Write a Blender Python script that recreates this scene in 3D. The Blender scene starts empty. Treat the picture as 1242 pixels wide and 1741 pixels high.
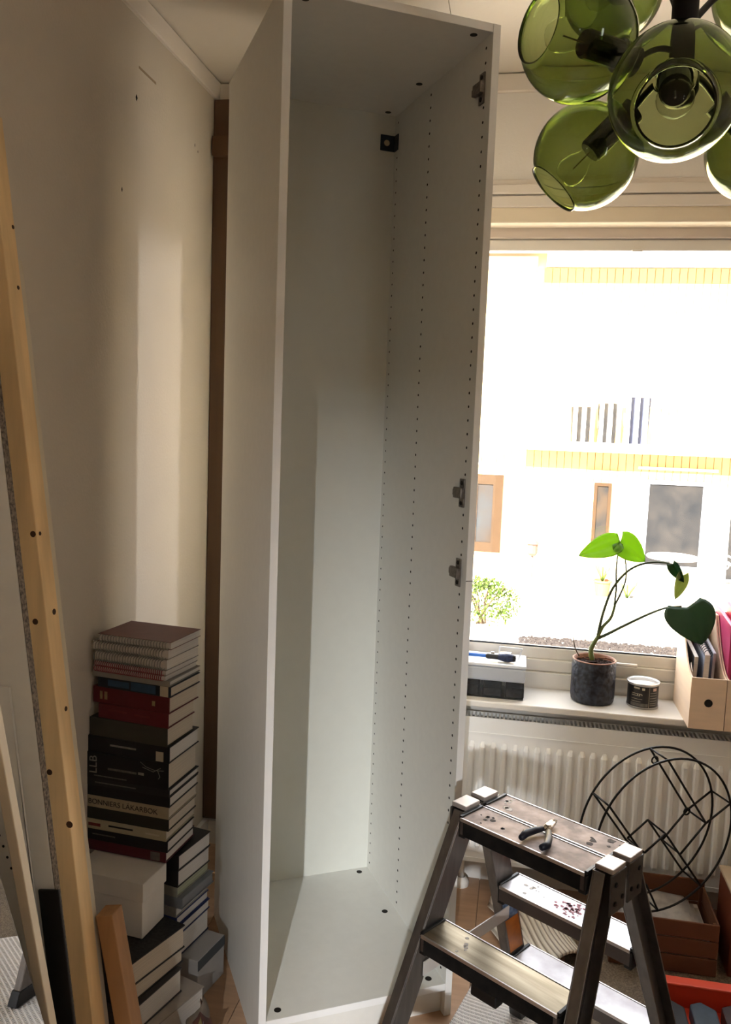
import bpy, bmesh, math, random
import numpy as np
from mathutils import Vector, Matrix
random.seed(7)
sc = bpy.context.scene
col = sc.collection

# ------------------------------------------------------------------ camera
F_PX, YAW, PITCH, ROLL, CAM_H = 1433.12, -.1787, -.1081, .037, 1.4782
def _axes():
    cy, sy, cp, sp = math.cos(YAW), math.sin(YAW), math.cos(PITCH), math.sin(PITCH)
    f = np.array([sy*cp, cy*cp, sp]); r = np.array([cy, -sy, 0.]); u = np.cross(r, f)
    cr, sr = math.cos(ROLL), math.sin(ROLL)
    return cr*r+sr*u, -sr*r+cr*u, f
CR, CU, CF = _axes(); CC = np.array([0., 0., CAM_H])
cam = bpy.data.cameras.new('camera'); camo = bpy.data.objects.new('camera', cam); col.objects.link(camo)
cam.sensor_fit = 'VERTICAL'; cam.sensor_height = 24; cam.lens = 24*F_PX/1741; cam.clip_start = .02; cam.clip_end = 200
M = Matrix.Identity(4)
for i in range(3):
    M[i][0], M[i][1], M[i][2], M[i][3] = CR[i], CU[i], -CF[i], CC[i]
camo.matrix_world = M; sc.camera = camo

# ------------------------------------------------------------------ light
w = bpy.data.worlds.new('sky'); sc.world = w; w.use_nodes = True
bg = w.node_tree.nodes['Background']; bg.inputs[0].default_value = (.93, .96, 1.0, 1); bg.inputs[1].default_value = 7.6
sun = bpy.data.lights.new('sun', 'SUN'); sun.energy = 44; sun.angle = .01; sun.color = (1, .95, .86)
so = bpy.data.objects.new('sun', sun); col.objects.link(so)
so.rotation_euler = Vector((.28, .72, -.62)).to_track_quat('-Z', 'Y').to_euler()
# area lamp standing in for rear daylight; an added slit trims its beam
rl = bpy.data.lights.new('rear_daylight', 'AREA'); rl.shape = 'RECTANGLE'; rl.size = .06; rl.size_y = .15; rl.energy = 300
rl.color = (.96, .98, 1.)
rlo = bpy.data.objects.new('rear_daylight', rl); col.objects.link(rlo); rlo.location = (.05, -3.10, 2.0)
rlo.rotation_euler = Vector((-.08, 1, -.25)).to_track_quat('-Z', 'Y').to_euler()
# added area lamp standing in for sun glare; it lights the side wall strip
gl_ = bpy.data.lights.new('glare_lamp', 'AREA'); gl_.shape = 'RECTANGLE'; gl_.size = .7; gl_.size_y = 1.4; gl_.energy = 460; gl_.color = (1, .98, .96)
glo = bpy.data.objects.new('glare_lamp', gl_); col.objects.link(glo); glo.location = (8.4, 8.88, 2.9)
glo.rotation_euler = Vector((-1, -.72, -.12)).to_track_quat('-Z', 'Y').to_euler()
# portal that steers sky light sampling through the big window
pt = bpy.data.lights.new('window_portal', 'AREA'); pt.shape = 'RECTANGLE'; pt.size = 2.1; pt.size_y = 1.32; pt.cycles.is_portal = True
po = bpy.data.objects.new('window_portal', pt); col.objects.link(po); po.location = (.35, 2.80, 1.39)
po.rotation_euler = Vector((0, -1, 0)).to_track_quat('-Z', 'Y').to_euler()
pt2 = bpy.data.lights.new('fill_window_portal', 'AREA'); pt2.shape = 'RECTANGLE'; pt2.size = .5; pt2.size_y = 1.0; pt2.cycles.is_portal = True
po2 = bpy.data.objects.new('fill_window_portal', pt2); col.objects.link(po2); po2.location = (2.40, -1.3, 1.6)
po2.rotation_euler = Vector((-1, 0, 0)).to_track_quat('-Z', 'Y').to_euler()
vs = sc.view_settings; vs.view_transform = 'Standard'; vs.look = 'None'; vs.gamma = 1; vs.exposure = 0.0; vs.use_curve_mapping = False
try:
    sc.cycles.use_denoising = True
    sc.cycles.max_bounces = 14; sc.cycles.diffuse_bounces = 6; sc.cycles.transmission_bounces = 12; sc.cycles.transparent_max_bounces = 16
    sc.cycles.caustics_reflective = False; sc.cycles.caustics_refractive = False
    sc.cycles.sample_clamp_indirect = 40
except Exception:
    pass

# ------------------------------------------------------------------ measured geometry helpers
def _ray(px, py): return CF+(px-621)/F_PX*CR-(py-870.5)/F_PX*CU
def Zp(px, py, z): d = _ray(px, py); return CC+d*((z-CC[2])/d[2])
def Yp(px, py, y): d = _ray(px, py); return CC+d*((y-CC[1])/d[1])
def Dp(px, py, t): return CC+_ray(px, py)*t

# ------------------------------------------------------------------ materials
def lin(c):
    if isinstance(c, str):
        c = [int(c[i:i+2], 16)/255 for i in (0, 2, 4)]
        c = [x/12.92 if x <= .04045 else ((x+.055)/1.055)**2.4 for x in c]
    return tuple(c)+(1.,)
MATS = {}
def mat(name, c, rough=.6, metal=0., var=.0, scale=8., stretch=(1, 1, 1), c2=None, bump=0., bscale=None, spec=.5, trans=0., ior=1.45, obj_space=True, detail=4., coat=0.):
    if name in MATS: return MATS[name]
    m = bpy.data.materials.new(name); m.use_nodes = True; nt = m.node_tree; b = nt.nodes['Principled BSDF']
    c = lin(c); b.inputs['Base Color'].default_value = c; b.inputs['Roughness'].default_value = rough
    b.inputs['Metallic'].default_value = metal; b.inputs['Specular IOR Level'].default_value = spec
    b.inputs['Transmission Weight'].default_value = trans; b.inputs['IOR'].default_value = ior
    b.inputs['Coat Weight'].default_value = coat
    if var or c2 or bump:
        tc = nt.nodes.new('ShaderNodeTexCoord'); mp = nt.nodes.new('ShaderNodeMapping'); mp.inputs['Scale'].default_value = stretch
        nt.links.new(tc.outputs['Object'], mp.inputs[0])
        nz = nt.nodes.new('ShaderNodeTexNoise'); nz.inputs['Scale'].default_value = scale; nz.inputs['Detail'].default_value = detail
        nt.links.new(mp.outputs[0], nz.inputs['Vector'])
        if var or c2:
            rp = nt.nodes.new('ShaderNodeValToRGB'); rp.color_ramp.elements[0].position = .35; rp.color_ramp.elements[1].position = .65
            d = lin(c2) if c2 else tuple(max(0, x*(1-var)) for x in c[:3])+(1,)
            rp.color_ramp.elements[0].color = d; rp.color_ramp.elements[1].color = c
            nt.links.new(nz.outputs['Fac'], rp.inputs[0]); nt.links.new(rp.outputs[0], b.inputs['Base Color'])
        if bump:
            nb = nz
            if bscale:
                nb = nt.nodes.new('ShaderNodeTexNoise'); nb.inputs['Scale'].default_value = bscale; nt.links.new(mp.outputs[0], nb.inputs['Vector'])
            bp = nt.nodes.new('ShaderNodeBump'); bp.inputs['Strength'].default_value = bump; bp.inputs['Distance'].default_value = .004
            nt.links.new(nb.outputs['Fac'], bp.inputs['Height']); nt.links.new(bp.outputs[0], b.inputs['Normal'])
    MATS[name] = m; return m

def pane_mat(name, tint=(1, 1, 1, 1), refl=.06):
    if name in MATS: return MATS[name]
    m = bpy.data.materials.new(name); m.use_nodes = True; nt = m.node_tree; nt.nodes.clear()
    o = nt.nodes.new('ShaderNodeOutputMaterial'); t = nt.nodes.new('ShaderNodeBsdfTransparent'); t.inputs[0].default_value = tint
    g = nt.nodes.new('ShaderNodeBsdfGlossy'); g.inputs['Roughness'].default_value = .02
    lw_ = nt.nodes.new('ShaderNodeLayerWeight'); lw_.inputs[0].default_value = .5
    pw = nt.nodes.new('ShaderNodeMath'); pw.operation = 'POWER'; pw.inputs[1].default_value = 5
    fr = nt.nodes.new('ShaderNodeMath'); fr.operation = 'MULTIPLY_ADD'; fr.inputs[1].default_value = .7; fr.inputs[2].default_value = refl*.5
    nt.links.new(lw_.outputs['Facing'], pw.inputs[0]); nt.links.new(pw.outputs[0], fr.inputs[0])
    mx = nt.nodes.new('ShaderNodeMixShader')
    nt.links.new(fr.outputs[0], mx.inputs[0]); nt.links.new(t.outputs[0], mx.inputs[1]); nt.links.new(g.outputs[0], mx.inputs[2]); nt.links.new(mx.outputs[0], o.inputs[0])
    MATS[name] = m; return m

def glass_volume(name, ab_color, density):
    m = bpy.data.materials.new(name); m.use_nodes = True; nt = m.node_tree; nt.nodes.clear()
    o = nt.nodes.new('ShaderNodeOutputMaterial'); g = nt.nodes.new('ShaderNodeBsdfGlass'); g.inputs['Roughness'].default_value = 0.; g.inputs['IOR'].default_value = 1.45
    v = nt.nodes.new('ShaderNodeVolumeAbsorption'); v.inputs[0].default_value = ab_color; v.inputs[1].default_value = density
    nt.links.new(g.outputs[0], o.inputs['Surface']); nt.links.new(v.outputs[0], o.inputs['Volume'])
    MATS[name] = m; return m

def leaf_mat(name, c, tr):
    m = bpy.data.materials.new(name); m.use_nodes = True; nt = m.node_tree; b = nt.nodes['Principled BSDF']
    b.inputs['Base Color'].default_value = lin(c); b.inputs['Roughness'].default_value = .38
    t = nt.nodes.new('ShaderNodeBsdfTranslucent'); t.inputs[0].default_value = lin(tr)
    mx = nt.nodes.new('ShaderNodeMixShader'); mx.inputs[0].default_value = .5
    nt.links.new(b.outputs[0], mx.inputs[1]); nt.links.new(t.outputs[0], mx.inputs[2]); nt.links.new(mx.outputs[0], nt.nodes['Material Output'].inputs[0])
    MATS[name] = m; return m

def waffle_mat(name, c, c2, sx, sy, ribs=False):  # ribs run along the first uv axis
    m = bpy.data.materials.new(name); m.use_nodes = True; nt = m.node_tree; b = nt.nodes['Principled BSDF']; b.inputs['Roughness'].default_value = .95
    uv = nt.nodes.new('ShaderNodeUVMap'); mp = nt.nodes.new('ShaderNodeMapping'); mp.inputs['Scale'].default_value = (sx, sy, 1)
    nt.links.new(uv.outputs[0], mp.inputs[0])
    sp = nt.nodes.new('ShaderNodeSeparateXYZ'); nt.links.new(mp.outputs[0], sp.inputs[0])
    def sn(src):
        k = nt.nodes.new('ShaderNodeMath'); k.operation = 'MULTIPLY'; k.inputs[1].default_value = 2*math.pi; nt.links.new(src, k.inputs[0])
        s = nt.nodes.new('ShaderNodeMath'); s.operation = 'SINE'; nt.links.new(k.outputs[0], s.inputs[0]); return s.outputs[0]
    if ribs: h = sn(sp.outputs[1])
    else:
        a = nt.nodes.new('ShaderNodeMath'); a.operation = 'MINIMUM'; nt.links.new(sn(sp.outputs[0]), a.inputs[0]); nt.links.new(sn(sp.outputs[1]), a.inputs[1]); h = a.outputs[0]
    rp = nt.nodes.new('ShaderNodeValToRGB'); rp.color_ramp.elements[0].color = lin(c); rp.color_ramp.elements[0].position = .3
    rp.color_ramp.elements[1].color = lin(c2); rp.color_ramp.elements[1].position = .85
    nt.links.new(h, rp.inputs[0]); nt.links.new(rp.outputs[0], b.inputs['Base Color'])
    bp = nt.nodes.new('ShaderNodeBump'); bp.inputs['Strength'].default_value = .6; bp.inputs['Distance'].default_value = -.004
    nt.links.new(h, bp.inputs['Height']); nt.links.new(bp.outputs[0], b.inputs['Normal'])
    MATS[name] = m; return m

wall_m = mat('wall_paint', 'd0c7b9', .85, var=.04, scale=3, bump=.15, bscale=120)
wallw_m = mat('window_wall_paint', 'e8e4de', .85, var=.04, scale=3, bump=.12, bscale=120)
ceil_m = mat('ceiling_paint', 'e2dacd', .8, var=.03, scale=2, bump=.1, bscale=90)
trim_m = mat('trim_paint', 'e4dcd2', .5, var=.03, scale=6)
wht_m = mat('white_lacquer', 'e4e0da', .35, var=.02, scale=5)
mel_m = mat('white_melamine', 'dbdad4', .42, var=.03, scale=40)
edge_m = mat('edge_band', 'e6e6e4', .4, var=.02, scale=40)
dark_m = mat('dark_hole', '14120f', .8, var=.2, scale=30)
plank_m = [mat('laminate_%s' % n, c, .38, var=.18, scale=6, stretch=(1, 9, 1), bump=.05) for n, c in (('warm', 'b9977a'), ('mid', 'b08d6f'), ('dull', 'a68468'))]
pine_m = mat('pine_wood', 'eccb98', .6, var=.2, scale=5, stretch=(6, 6, .6), bump=.1)
pine2_m = mat('reddish_pine', 'ab8058', .6, var=.25, scale=5, stretch=(6, 6, .6), bump=.1)
knot_m = mat('knot', '4a2c16', .7, var=.3, scale=60)
chip_m = mat('raw_chipboard', '7a6a56', .9, c2='3d3228', scale=180, bump=.4)
black_m = mat('matt_black', '0d0c0b', .55, var=.2, scale=20)
steel_m = mat('black_wire', '15120f', .45, metal=.4, var=.2, scale=40)
alu_m = mat('brushed_aluminium', 'a9a5a3', .38, metal=1., var=.22, scale=14, stretch=(.6, 10, 10), bump=.05)
alud_m = mat('worn_aluminium', '8f847f', .45, metal=.9, c2='5b504b', scale=22, bump=.15)
plastic_m = mat('black_plastic', '0c0b0b', .4, var=.2, scale=30)
capm = mat('grey_cap', 'b3aaa4', .45, metal=.6, var=.12, scale=20)
glassw_m = pane_mat('window_glass')
# ------------------------------------------------------------------ mesh helper
def setmeta(o, label=None, cat=None, group=None, kind=None):
    if label: o['label'] = label
    if cat: o['category'] = cat
    if group: o['group'] = group
    if kind: o['kind'] = kind
    return o
ORI = {}
def thing(name, label, cat, loc=(0, 0, 0), rz=0., group=None):
    o = bpy.data.objects.new(name, None); col.objects.link(o); o.empty_display_size = .05
    o.location = loc; o.rotation_euler = (0, 0, rz)
    ORI[o.name] = Matrix.Translation(Vector(loc)) @ Matrix.Rotation(rz, 4, 'Z')
    return setmeta(o, label, cat, group)

class MB:
    def __init__(s): s.v = []; s.f = []; s.uv = None
    def quadbox(s, p):  # 8 points: bottom 4 ccw, top 4 ccw
        n = len(s.v); s.v += [tuple(map(float, q)) for q in p]
        s.f += [tuple(n+i for i in q) for q in ((3, 2, 1, 0), (4, 5, 6, 7), (0, 1, 5, 4), (1, 2, 6, 5), (2, 3, 7, 6), (3, 0, 4, 7))]; return s
    def box(s, x0, x1, y0, y1, z0, z1):
        return s.quadbox([(x0, y0, z0), (x1, y0, z0), (x1, y1, z0), (x0, y1, z0), (x0, y0, z1), (x1, y0, z1), (x1, y1, z1), (x0, y1, z1)])
    def obox(s, c, a, b, d):  # centre and three half-axis vectors (right handed)
        c, a, b, d = (np.array(q, float) for q in (c, a, b, d))
        return s.quadbox([c-a-b-d, c+a-b-d, c+a+b-d, c-a+b-d, c-a-b+d, c+a-b+d, c+a+b+d, c-a+b+d])
    def beam(s, p, q, side, w, h):  # bar p->q, width w along side, height h along the third axis
        p, q, side = (np.array(k, float) for k in (p, q, side)); d = q-p; l = np.linalg.norm(d); d /= l
        side = side-d*(side@d); side /= np.linalg.norm(side); up = np.cross(d, side)
        return s.obox((p+q)/2, d*l/2, side*w/2, up*h/2)
    def tube(s, pts, r, n=8, closed=False, caps=True):
        P = [np.array(p, float) for p in pts]; m = len(P); rr = r if hasattr(r, '__len__') else [r]*m
        base = len(s.v); prev = None
        for i, p in enumerate(P):
            if closed: t = P[(i+1) % m]-P[i-1]
            else: t = P[min(i+1, m-1)]-P[max(i-1, 0)]
            t = t/(np.linalg.norm(t)+1e-12)
            if prev is None:
                a = np.array([0, 0, 1.]) if abs(t[2]) < .9 else np.array([1., 0, 0])
                x = np.cross(t, a)
            else: x = prev-t*(prev@t)
            x /= np.linalg.norm(x); prev = x; y = np.cross(t, x)
            for k in range(n):
                an = 2*math.pi*k/n; s.v.append(tuple(p+rr[i]*(math.cos(an)*x+math.sin(an)*y)))
        for i in range(m if closed else m-1):
            j = (i+1) % m
            for k in range(n):
                k2 = (k+1) % n; s.f.append((base+i*n+k, base+i*n+k2, base+j*n+k2, base+j*n+k))
        if caps and not closed:
            s.f.append(tuple(base+k for k in reversed(range(n)))); s.f.append(tuple(base+(m-1)*n+k for k in range(n)))
        return s
    def lathe(s, prof, n=24, c=(0, 0, 0), axis=(0, 0, 1), closed=False):  # prof: (radius, height)
        c = np.array(c, float); a = np.array(axis, float); a /= np.linalg.norm(a)
        x = np.cross(a, [0, 0, 1.] if abs(a[2]) < .9 else [1., 0, 0]); x /= np.linalg.norm(x); y = np.cross(a, x); base = len(s.v); m = len(prof)
        for r, h in prof:
            r = max(r, 1e-5)
            for k in range(n):
                t = 2*math.pi*k/n; s.v.append(tuple(c+a*h+r*(math.cos(t)*x+math.sin(t)*y)))
        for i in range(m if closed else m-1):
            j = (i+1) % m
            for k in range(n):
                k2 = (k+1) % n; s.f.append((base+i*n+k, base+i*n+k2, base+j*n+k2, base+j*n+k))
        return s
    def prism(s, poly, d):  # polygon of 3d points extruded by vector d
        n = len(s.v); m = len(poly); d = np.array(d, float)
        s.v += [tuple(map(float, p)) for p in poly]+[tuple(np.array(p, float)+d) for p in poly]
        s.f.append(tuple(n+i for i in reversed(range(m)))); s.f.append(tuple(n+m+i for i in range(m)))
        for i in range(m): j = (i+1) % m; s.f.append((n+i, n+j, n+m+j, n+m+i))
        return s
    def grid(s, fn, nu, nv, thick=0., uvs=None):  # fn(i/nu, j/nv) -> point; thick along normal
        P = np.array([[fn(i/nu, j/nv) for j in range(nv+1)] for i in range(nu+1)], float)
        base = len(s.v); W = nv+1
        if thick:
            du = np.gradient(P, axis=0); dv = np.gradient(P, axis=1); N = np.cross(du, dv); N /= np.linalg.norm(N, axis=2, keepdims=True)+1e-12
            L = [P, P-N*thick]
        else: L = [P]
        uv = []
        for q in L:
            s.v += [tuple(x) for x in q.reshape(-1, 3)]
            uv += [(i/nu, j/nv) for i in range(nu+1) for j in range(nv+1)]
        for i in range(nu):
            for j in range(nv):
                a, b, c, d = base+i*W+j, base+(i+1)*W+j, base+(i+1)*W+j+1, base+i*W+j+1
                s.f.append((a, b, c, d))
                if thick: o = (nu+1)*W; s.f.append((d+o, c+o, b+o, a+o))
        if thick:
            o = (nu+1)*W
            rim = [i*W for i in range(nu+1)]+[nu*W+j for j in range(1, W)]+[i*W+nv for i in range(nu-1, -1, -1)]+[j for j in range(nv-1, 0, -1)]
            for k in range(len(rim)):
                a, b = rim[k]+base, rim[(k+1) % len(rim)]+base; s.f.append((b, a, a+o, b+o))
        s.uv = uv; return s
    def mesh(s, name, m, smooth=False):
        me = bpy.data.meshes.new(name); me.from_pydata(s.v, [], s.f); me.materials.append(m)
        b_ = bmesh.new(); b_.from_mesh(me); bmesh.ops.recalc_face_normals(b_, faces=b_.faces[:]); b_.to_mesh(me); b_.free()
        if smooth: me.polygons.foreach_set('use_smooth', [True]*len(me.polygons))
        if s.uv and len(s.uv) == len(s.v):
            l = me.uv_layers.new(name='UVMap')
            for lp in me.loops: l.data[lp.index].uv = s.uv[lp.vertex_index]
        me.update(); return me
    def build(s, name, m, parent=None, smooth=False, bevel=0., world=False, label=None, cat=None, group=None, kind=None, segs=2):
        if parent is not None and world:
            iv = ORI[parent.name].inverted(); s.v = [tuple(iv @ Vector(p)) for p in s.v]
        elif parent is None and not world:
            # put a lone mesh's origin at its base centre
            a = np.array(s.v); c = (a.min(0)+a.max(0))/2; c[2] = a[:, 2].min(); s.v = [tuple(p) for p in a-c]
        o = bpy.data.objects.new(name, s.mesh(name, m, smooth)); col.objects.link(o)
        if parent is not None:
            o.parent = parent
        elif not world: o.location = c
        if bevel:
            b = o.modifiers.new('bevel', 'BEVEL'); b.width = bevel; b.segments = segs; b.limit_method = 'ANGLE'; b.angle_limit = .6
        return setmeta(o, label, cat, group, kind)
def copy_to(o, parent, loc=None):
    c = o.copy(); col.objects.link(c); c.parent = parent
    if loc is not None: c.location = loc
    return c
def sub(name, mb, m, part, **k):
    """sub-part: geometry given in the thing's local space, parented to a part that has no transform of its own"""
    return mb.build(name, m, part, **k)

# ------------------------------------------------------------------ room shell
A, B, HC = 1.0076, 2.6667, 2.5197
RX, RY = 2.3, -2.5
WX0, WX1, WZ0, WZ1 = -.62, 1.42, .64, 2.10       # window opening in the wall
fl = MB().box(-A-.2, RX+.2, RY-.2, B+.3, -.12, -.012).build('floor', mat('subfloor', '6b5440', .8, var=.1), world=True, label='brown wood laminate floor of the room', cat='floor', kind='structure')
pm = [MB().box(-.0945, .0945, -.62, .62, -.012, 0).mesh('plank', m) for m in plank_m]
ix = 0
for i in range(18):
    x = -A+.095+i*.191
    if x > RX: break
    for j in range(5):
        y0 = RY+.4+(i % 3)*.41+j*1.243-.3
        if y0 > B+.4: continue
        o = bpy.data.objects.new('plank', random.choice(pm)); col.objects.link(o); o.parent = fl; o.location = (x, y0, 0)
MB().box(-A-.15, -A, RY, B+.25, 0, HC).build('wall_left', wall_m, world=True, label='plain cream painted side wall behind the book pile', cat='wall', kind='structure')
ww = MB()
ww.box(-A-.15, WX0, B, B+.22, -.1, HC).box(WX1, RX+.15, B, B+.22, -.1, HC).box(WX0, WX1, B, B+.22, -.1, WZ0-.03).box(WX0, WX1, B, B+.22, WZ1+.03, HC+.1)
ww.build('wall_window', wallw_m, world=True, label='pale wall holding the large window', cat='wall', kind='structure')
MB().box(RX, RX+.15, RY, -1.55, 0, HC).box(RX, RX+.15, -1.05, B+.2, 0, HC).box(RX, RX+.15, -1.55, -1.05, 0, 1.1).box(RX, RX+.15, -1.55, -1.05, 2.1, HC).build('wall_right', wall_m, world=True, label='cream wall to the right, outside the frame', cat='wall', kind='structure')
wr = MB(); wx0, wx1, wz0, wz1 = -.032, .043, 1.66, 1.90  # slit added to cut the rear lamp's beam to shape
wr.box(-A-.15, wx0, RY-.15, RY, 0, HC).box(wx1, RX+.15, RY-.15, RY, 0, HC).box(wx0, wx1, RY-.15, RY, 0, wz0).box(wx0, wx1, RY-.15, RY, wz1, HC)
wr.build('wall_rear', wall_m, world=True, label='cream wall behind the photographer with a slit shaping the daylight beam', cat='wall', kind='structure')
rw = MB().box(wx0-.05, wx0, RY-.02, RY+.03, wz0-.05, wz1+.05).box(wx1, wx1+.05, RY-.02, RY+.03, wz0-.05, wz1+.05).box(wx0, wx1, RY-.02, RY+.03, wz1, wz1+.05).box(wx0, wx1, RY-.02, RY+.03, wz0-.05, wz0)
rw.build('window_2', wht_m, world=True, label='narrow unseen white window added behind the photographer to shape the daylight beam', cat='window', kind='structure')
rw = MB().box(RX-.03, RX+.03, -1.60, -1.55, 1.05, 2.15).box(RX-.03, RX+.03, -1.05, -1.0, 1.05, 2.15).box(RX-.03, RX+.03, -1.55, -1.05, 2.1, 2.15).box(RX-.03, RX+.03, -1.55, -1.05, 1.05, 1.1)
rw.build('fill_window', wht_m, world=True, label='unseen white side window added behind the photographer for fill light', cat='window', kind='structure')  # unseen opening added to bring soft fill light into the wardrobe
cl = MB().box(-A-.15, RX+.15, RY-.15, B+.3, HC+.012, HC+.2).build('ceiling', mat('ceiling_core', '8f8474', .9, var=.05), world=True, label='cream ceiling of wide painted boards', cat='ceiling', kind='structure')
bx = [-A-.1, -.2375, .9625, 2.45]
for k in range(3):
    MB().box(bx[k]+.0008, bx[k+1]-.0008, RY, B+.02, HC, HC+.012).build('ceiling_board', ceil_m, cl)
TR = .0544
MB().prism([(-A, RY, HC-.005), (-A+.016, RY, HC-.005), (-A+.016, RY, HC-.008), (-A+.012, RY, HC-TR+.004), (-A+.009, RY, HC-TR), (-A, RY, HC-TR)], (0, B-RY, 0)).build('trim_1', trim_m, world=True, label='thin cream ceiling moulding along the side wall', cat='moulding', kind='structure')
MB().prism([(-A, B, HC-.005), (-A, B, HC-TR), (-A, B-.009, HC-TR), (-A, B-.012, HC-TR+.004), (-A, B-.016, HC-.008), (-A, B-.016, HC-.005)], (RX+A, 0, 0)).build('trim_2', trim_m, world=True, label='thin cream ceiling moulding above the window', cat='moulding', kind='structure')
MB().box(-A, RX, B-.015, B, 0, .085).box(-A, RX, B-.012, B, .085, .094).build('baseboard_window', wht_m, world=True, label='white skirting board below the radiator', cat='skirting', kind='structure')
MB().box(-A, -A+.015, RY, B-.015, 0, .09).build('baseboard_left', wht_m, world=True, label='white skirting board along the side wall', cat='skirting', kind='structure')
# marks on the side wall
wl = bpy.data.objects['wall_left']
def wallmark(px, py, w, h):
    d = _ray(px, py); p = CC+d*((-A-CC[0])/d[0])
    MB().prism([(-A+.0006, p[1]-w/2, p[2]), (-A+.0006, p[1], p[2]-h/2), (-A+.0006, p[1]+w/2, p[2]), (-A+.0006, p[1], p[2]+h/2)], (-.002, 0, 0)).build('nail_hole', dark_m, wl)
for q in ((207, 322, .006, .012), (232, 166, .01, .016), (331, 247, .004, .012), (336, 258, .004, .008)): wallmark(*q)
p0, p1 = [CC+_ray(*q)*((-A-CC[0])/_ray(*q)[0]) for q in ((236, 114), (265, 142))]
MB().beam(p0+np.array([.0003, 0, 0]), p1+np.array([.0003, 0, 0]), (1, 0, 0), .0006, .006).build('scratch', mat('scuff', 'a8957c', .9, var=.2), wl)
MB().box(-A+.002, -A+.12, B-.036, B-.016, .1, HC-TR-.004).build('corner_dark_plank', mat('corner_shade_brown', '5f4836', .8, var=.15, scale=4, stretch=(8, 8, .4)), bevel=.002, label='brown upright plank added to darken the unlit wall corner behind the wardrobe', cat='plank')  # plank added so the unlit wall strip in the corner reads dark
MB().box(-A+.006, -A+.075, B-.060, B-.0365, 2.285, 2.345).build('wooden_block', mat('brown_block', '6b5038', .8, var=.15, scale=20), bevel=.002, label='small wooden block fixed high on the added corner plank', cat='block')

# ------------------------------------------------------------------ window
wn = thing('window_1', 'large white framed window with a view of a yellow house', 'window', (.46, 2.733, .66)); wn['kind'] = 'structure'
FY0, FY1 = 2.733, 2.80
def W(mb, name, m=wht_m, bev=.003, par=wn, **k): return mb.build(name, m, par, bevel=bev, world=True, **k)
gz0, gz1, gx0, gx1 = .763, 2.023, WX0+.07, WX1-.07
W(MB().box(WX0, WX1, FY0, FY1, .625, .685), 'frame_bottom')
W(MB().box(WX0, WX1, FY0, FY1, gz1+.035, 2.14), 'frame_top', mat('frame_top_shade', 'cfc4bb', .5, var=.02))  # darker copy of the white frame, its shadow put into the colour
for a, b in ((WX0, WX0+.04), (WX1-.04, WX1)): W(MB().box(a, b, FY0, FY1, .685, gz1+.035), 'frame_side')
sash = W(MB().box(WX0+.04, WX1-.04, FY0+.008, FY1-.006, .688, .726).box(WX0+.04, WX1-.04, FY0+.018, FY1-.012, .726, gz0).box(WX0+.04, WX1-.04, FY0+.012, FY1-.01, gz1, gz1+.033).box(WX0+.04, gx0, FY0+.012, FY1-.01, gz0, gz1).box(gx1, WX1-.04, FY0+.012, FY1-.01, gz0, gz1), 'sash')
W(MB().box(gx0, gx1, 2.755, 2.757, gz0-.004, gz0+.005), 'gasket', mat('gasket', '3a3d44', .7, var=.1), 0)
W(MB().box(gx0-.01, gx1+.01, 2.759, 2.763, gz0-.01, gz1+.01), 'pane', glassw_m, 0)
W(MB().box(.30, .33, FY0+.002, FY0+.014, gz1-.004, gz1+.003), 'stay_clip', wht_m, .001)
# head of the reveal: casing boards and the cream roller cassette
W(MB().box(WX0-.09, WX1+.09, B-.020, B-.001, 2.170, 2.198), 'casing_board', trim_m)
W(MB().box(WX0-.07, WX1+.07, B-.014, B-.001, 2.133, 2.166), 'casing_board', trim_m)
W(MB().box(WX0-.06, WX1+.06, B-.008, B-.001, 2.198, 2.215), 'casing_board', trim_m)
W(MB().box(WX0, WX1, B-.004, FY0, 2.088, 2.135), 'reveal_head', mat('reveal_cream', 'e6d9c2', .6, var=.05), .004)
for a, b in ((WX0, WX0+.004), (WX1-.004, WX1)): W(MB().box(a, b, B, FY0, .64, 2.09), 'reveal_side', wallw_m, 0)
sill = MB().box(-.70, 1.50, 2.547, 2.733, .612, .633).build('window_sill', wht_m, bevel=.004, label='white window sill carrying the plant and the boxes', cat='sill', kind='structure')

# ------------------------------------------------------------------ wardrobe
WX, WY, WT, WW, WD, WH, T = -.5211, 1.7403, .528, .4932, .5887, 2.3596, .018
wd = thing('wardrobe', 'tall narrow white open wardrobe carcass standing askew by the window', 'wardrobe', (WX, WY, 0), WT)
bz = .087
sl = MB().box(0, T, 0, WD, 0, WH).build('side_panel', mel_m, wd, bevel=.0006)
sr = MB().box(WW-T, WW, 0, WD, 0, WH).build('side_panel', mel_m, wd, bevel=.0006)
tp = MB().box(T, WW-T, .001, WD-.012, WH-T, WH).build('top_panel', mel_m, wd)
bt = MB().box(T, WW-T, .001, WD-.012, bz-T, bz).build('bottom_panel', mel_m, wd)
MB().box(T, WW-T, WD-.0115, WD-.008, .02, WH-.002).build('back_panel', mat('back_panel_white', 'd9dad2', .5, var=.02, scale=30), wd)
MB().box(T, WW-T, .022, .04, 0, bz-T).build('plinth', mel_m, wd)
for px_ in (sl, sr):
    x0 = 0 if px_ is sl else WW-T
    sub('edge_band', MB().box(x0+.0003, x0+T-.0003, -.0009, 0, .001, WH-.001), edge_m, px_)
sub('edge_band', MB().box(T, WW-T, .0002, .001, WH-T+.0003, WH-.0003), edge_m, tp)
sub('edge_band', MB().box(T, WW-T, .0002, .001, bz-T+.0003, bz-.0003), edge_m, bt)
sub('edge_joint', MB().box(WW-T, WW+.0003, -.0014, -.0009, 1.108, 1.1095), dark_m, sr)
def holes(v, zs, r=.0034):
    m = MB()
    for z in zs: m.lathe([(r, 0), (r, .0004), (0, .0004)], 8, (WW-T, v, z), (-1, 0, 0))
    sub('pin_hole_row', m, dark_m, sr, kind='stuff')
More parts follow.
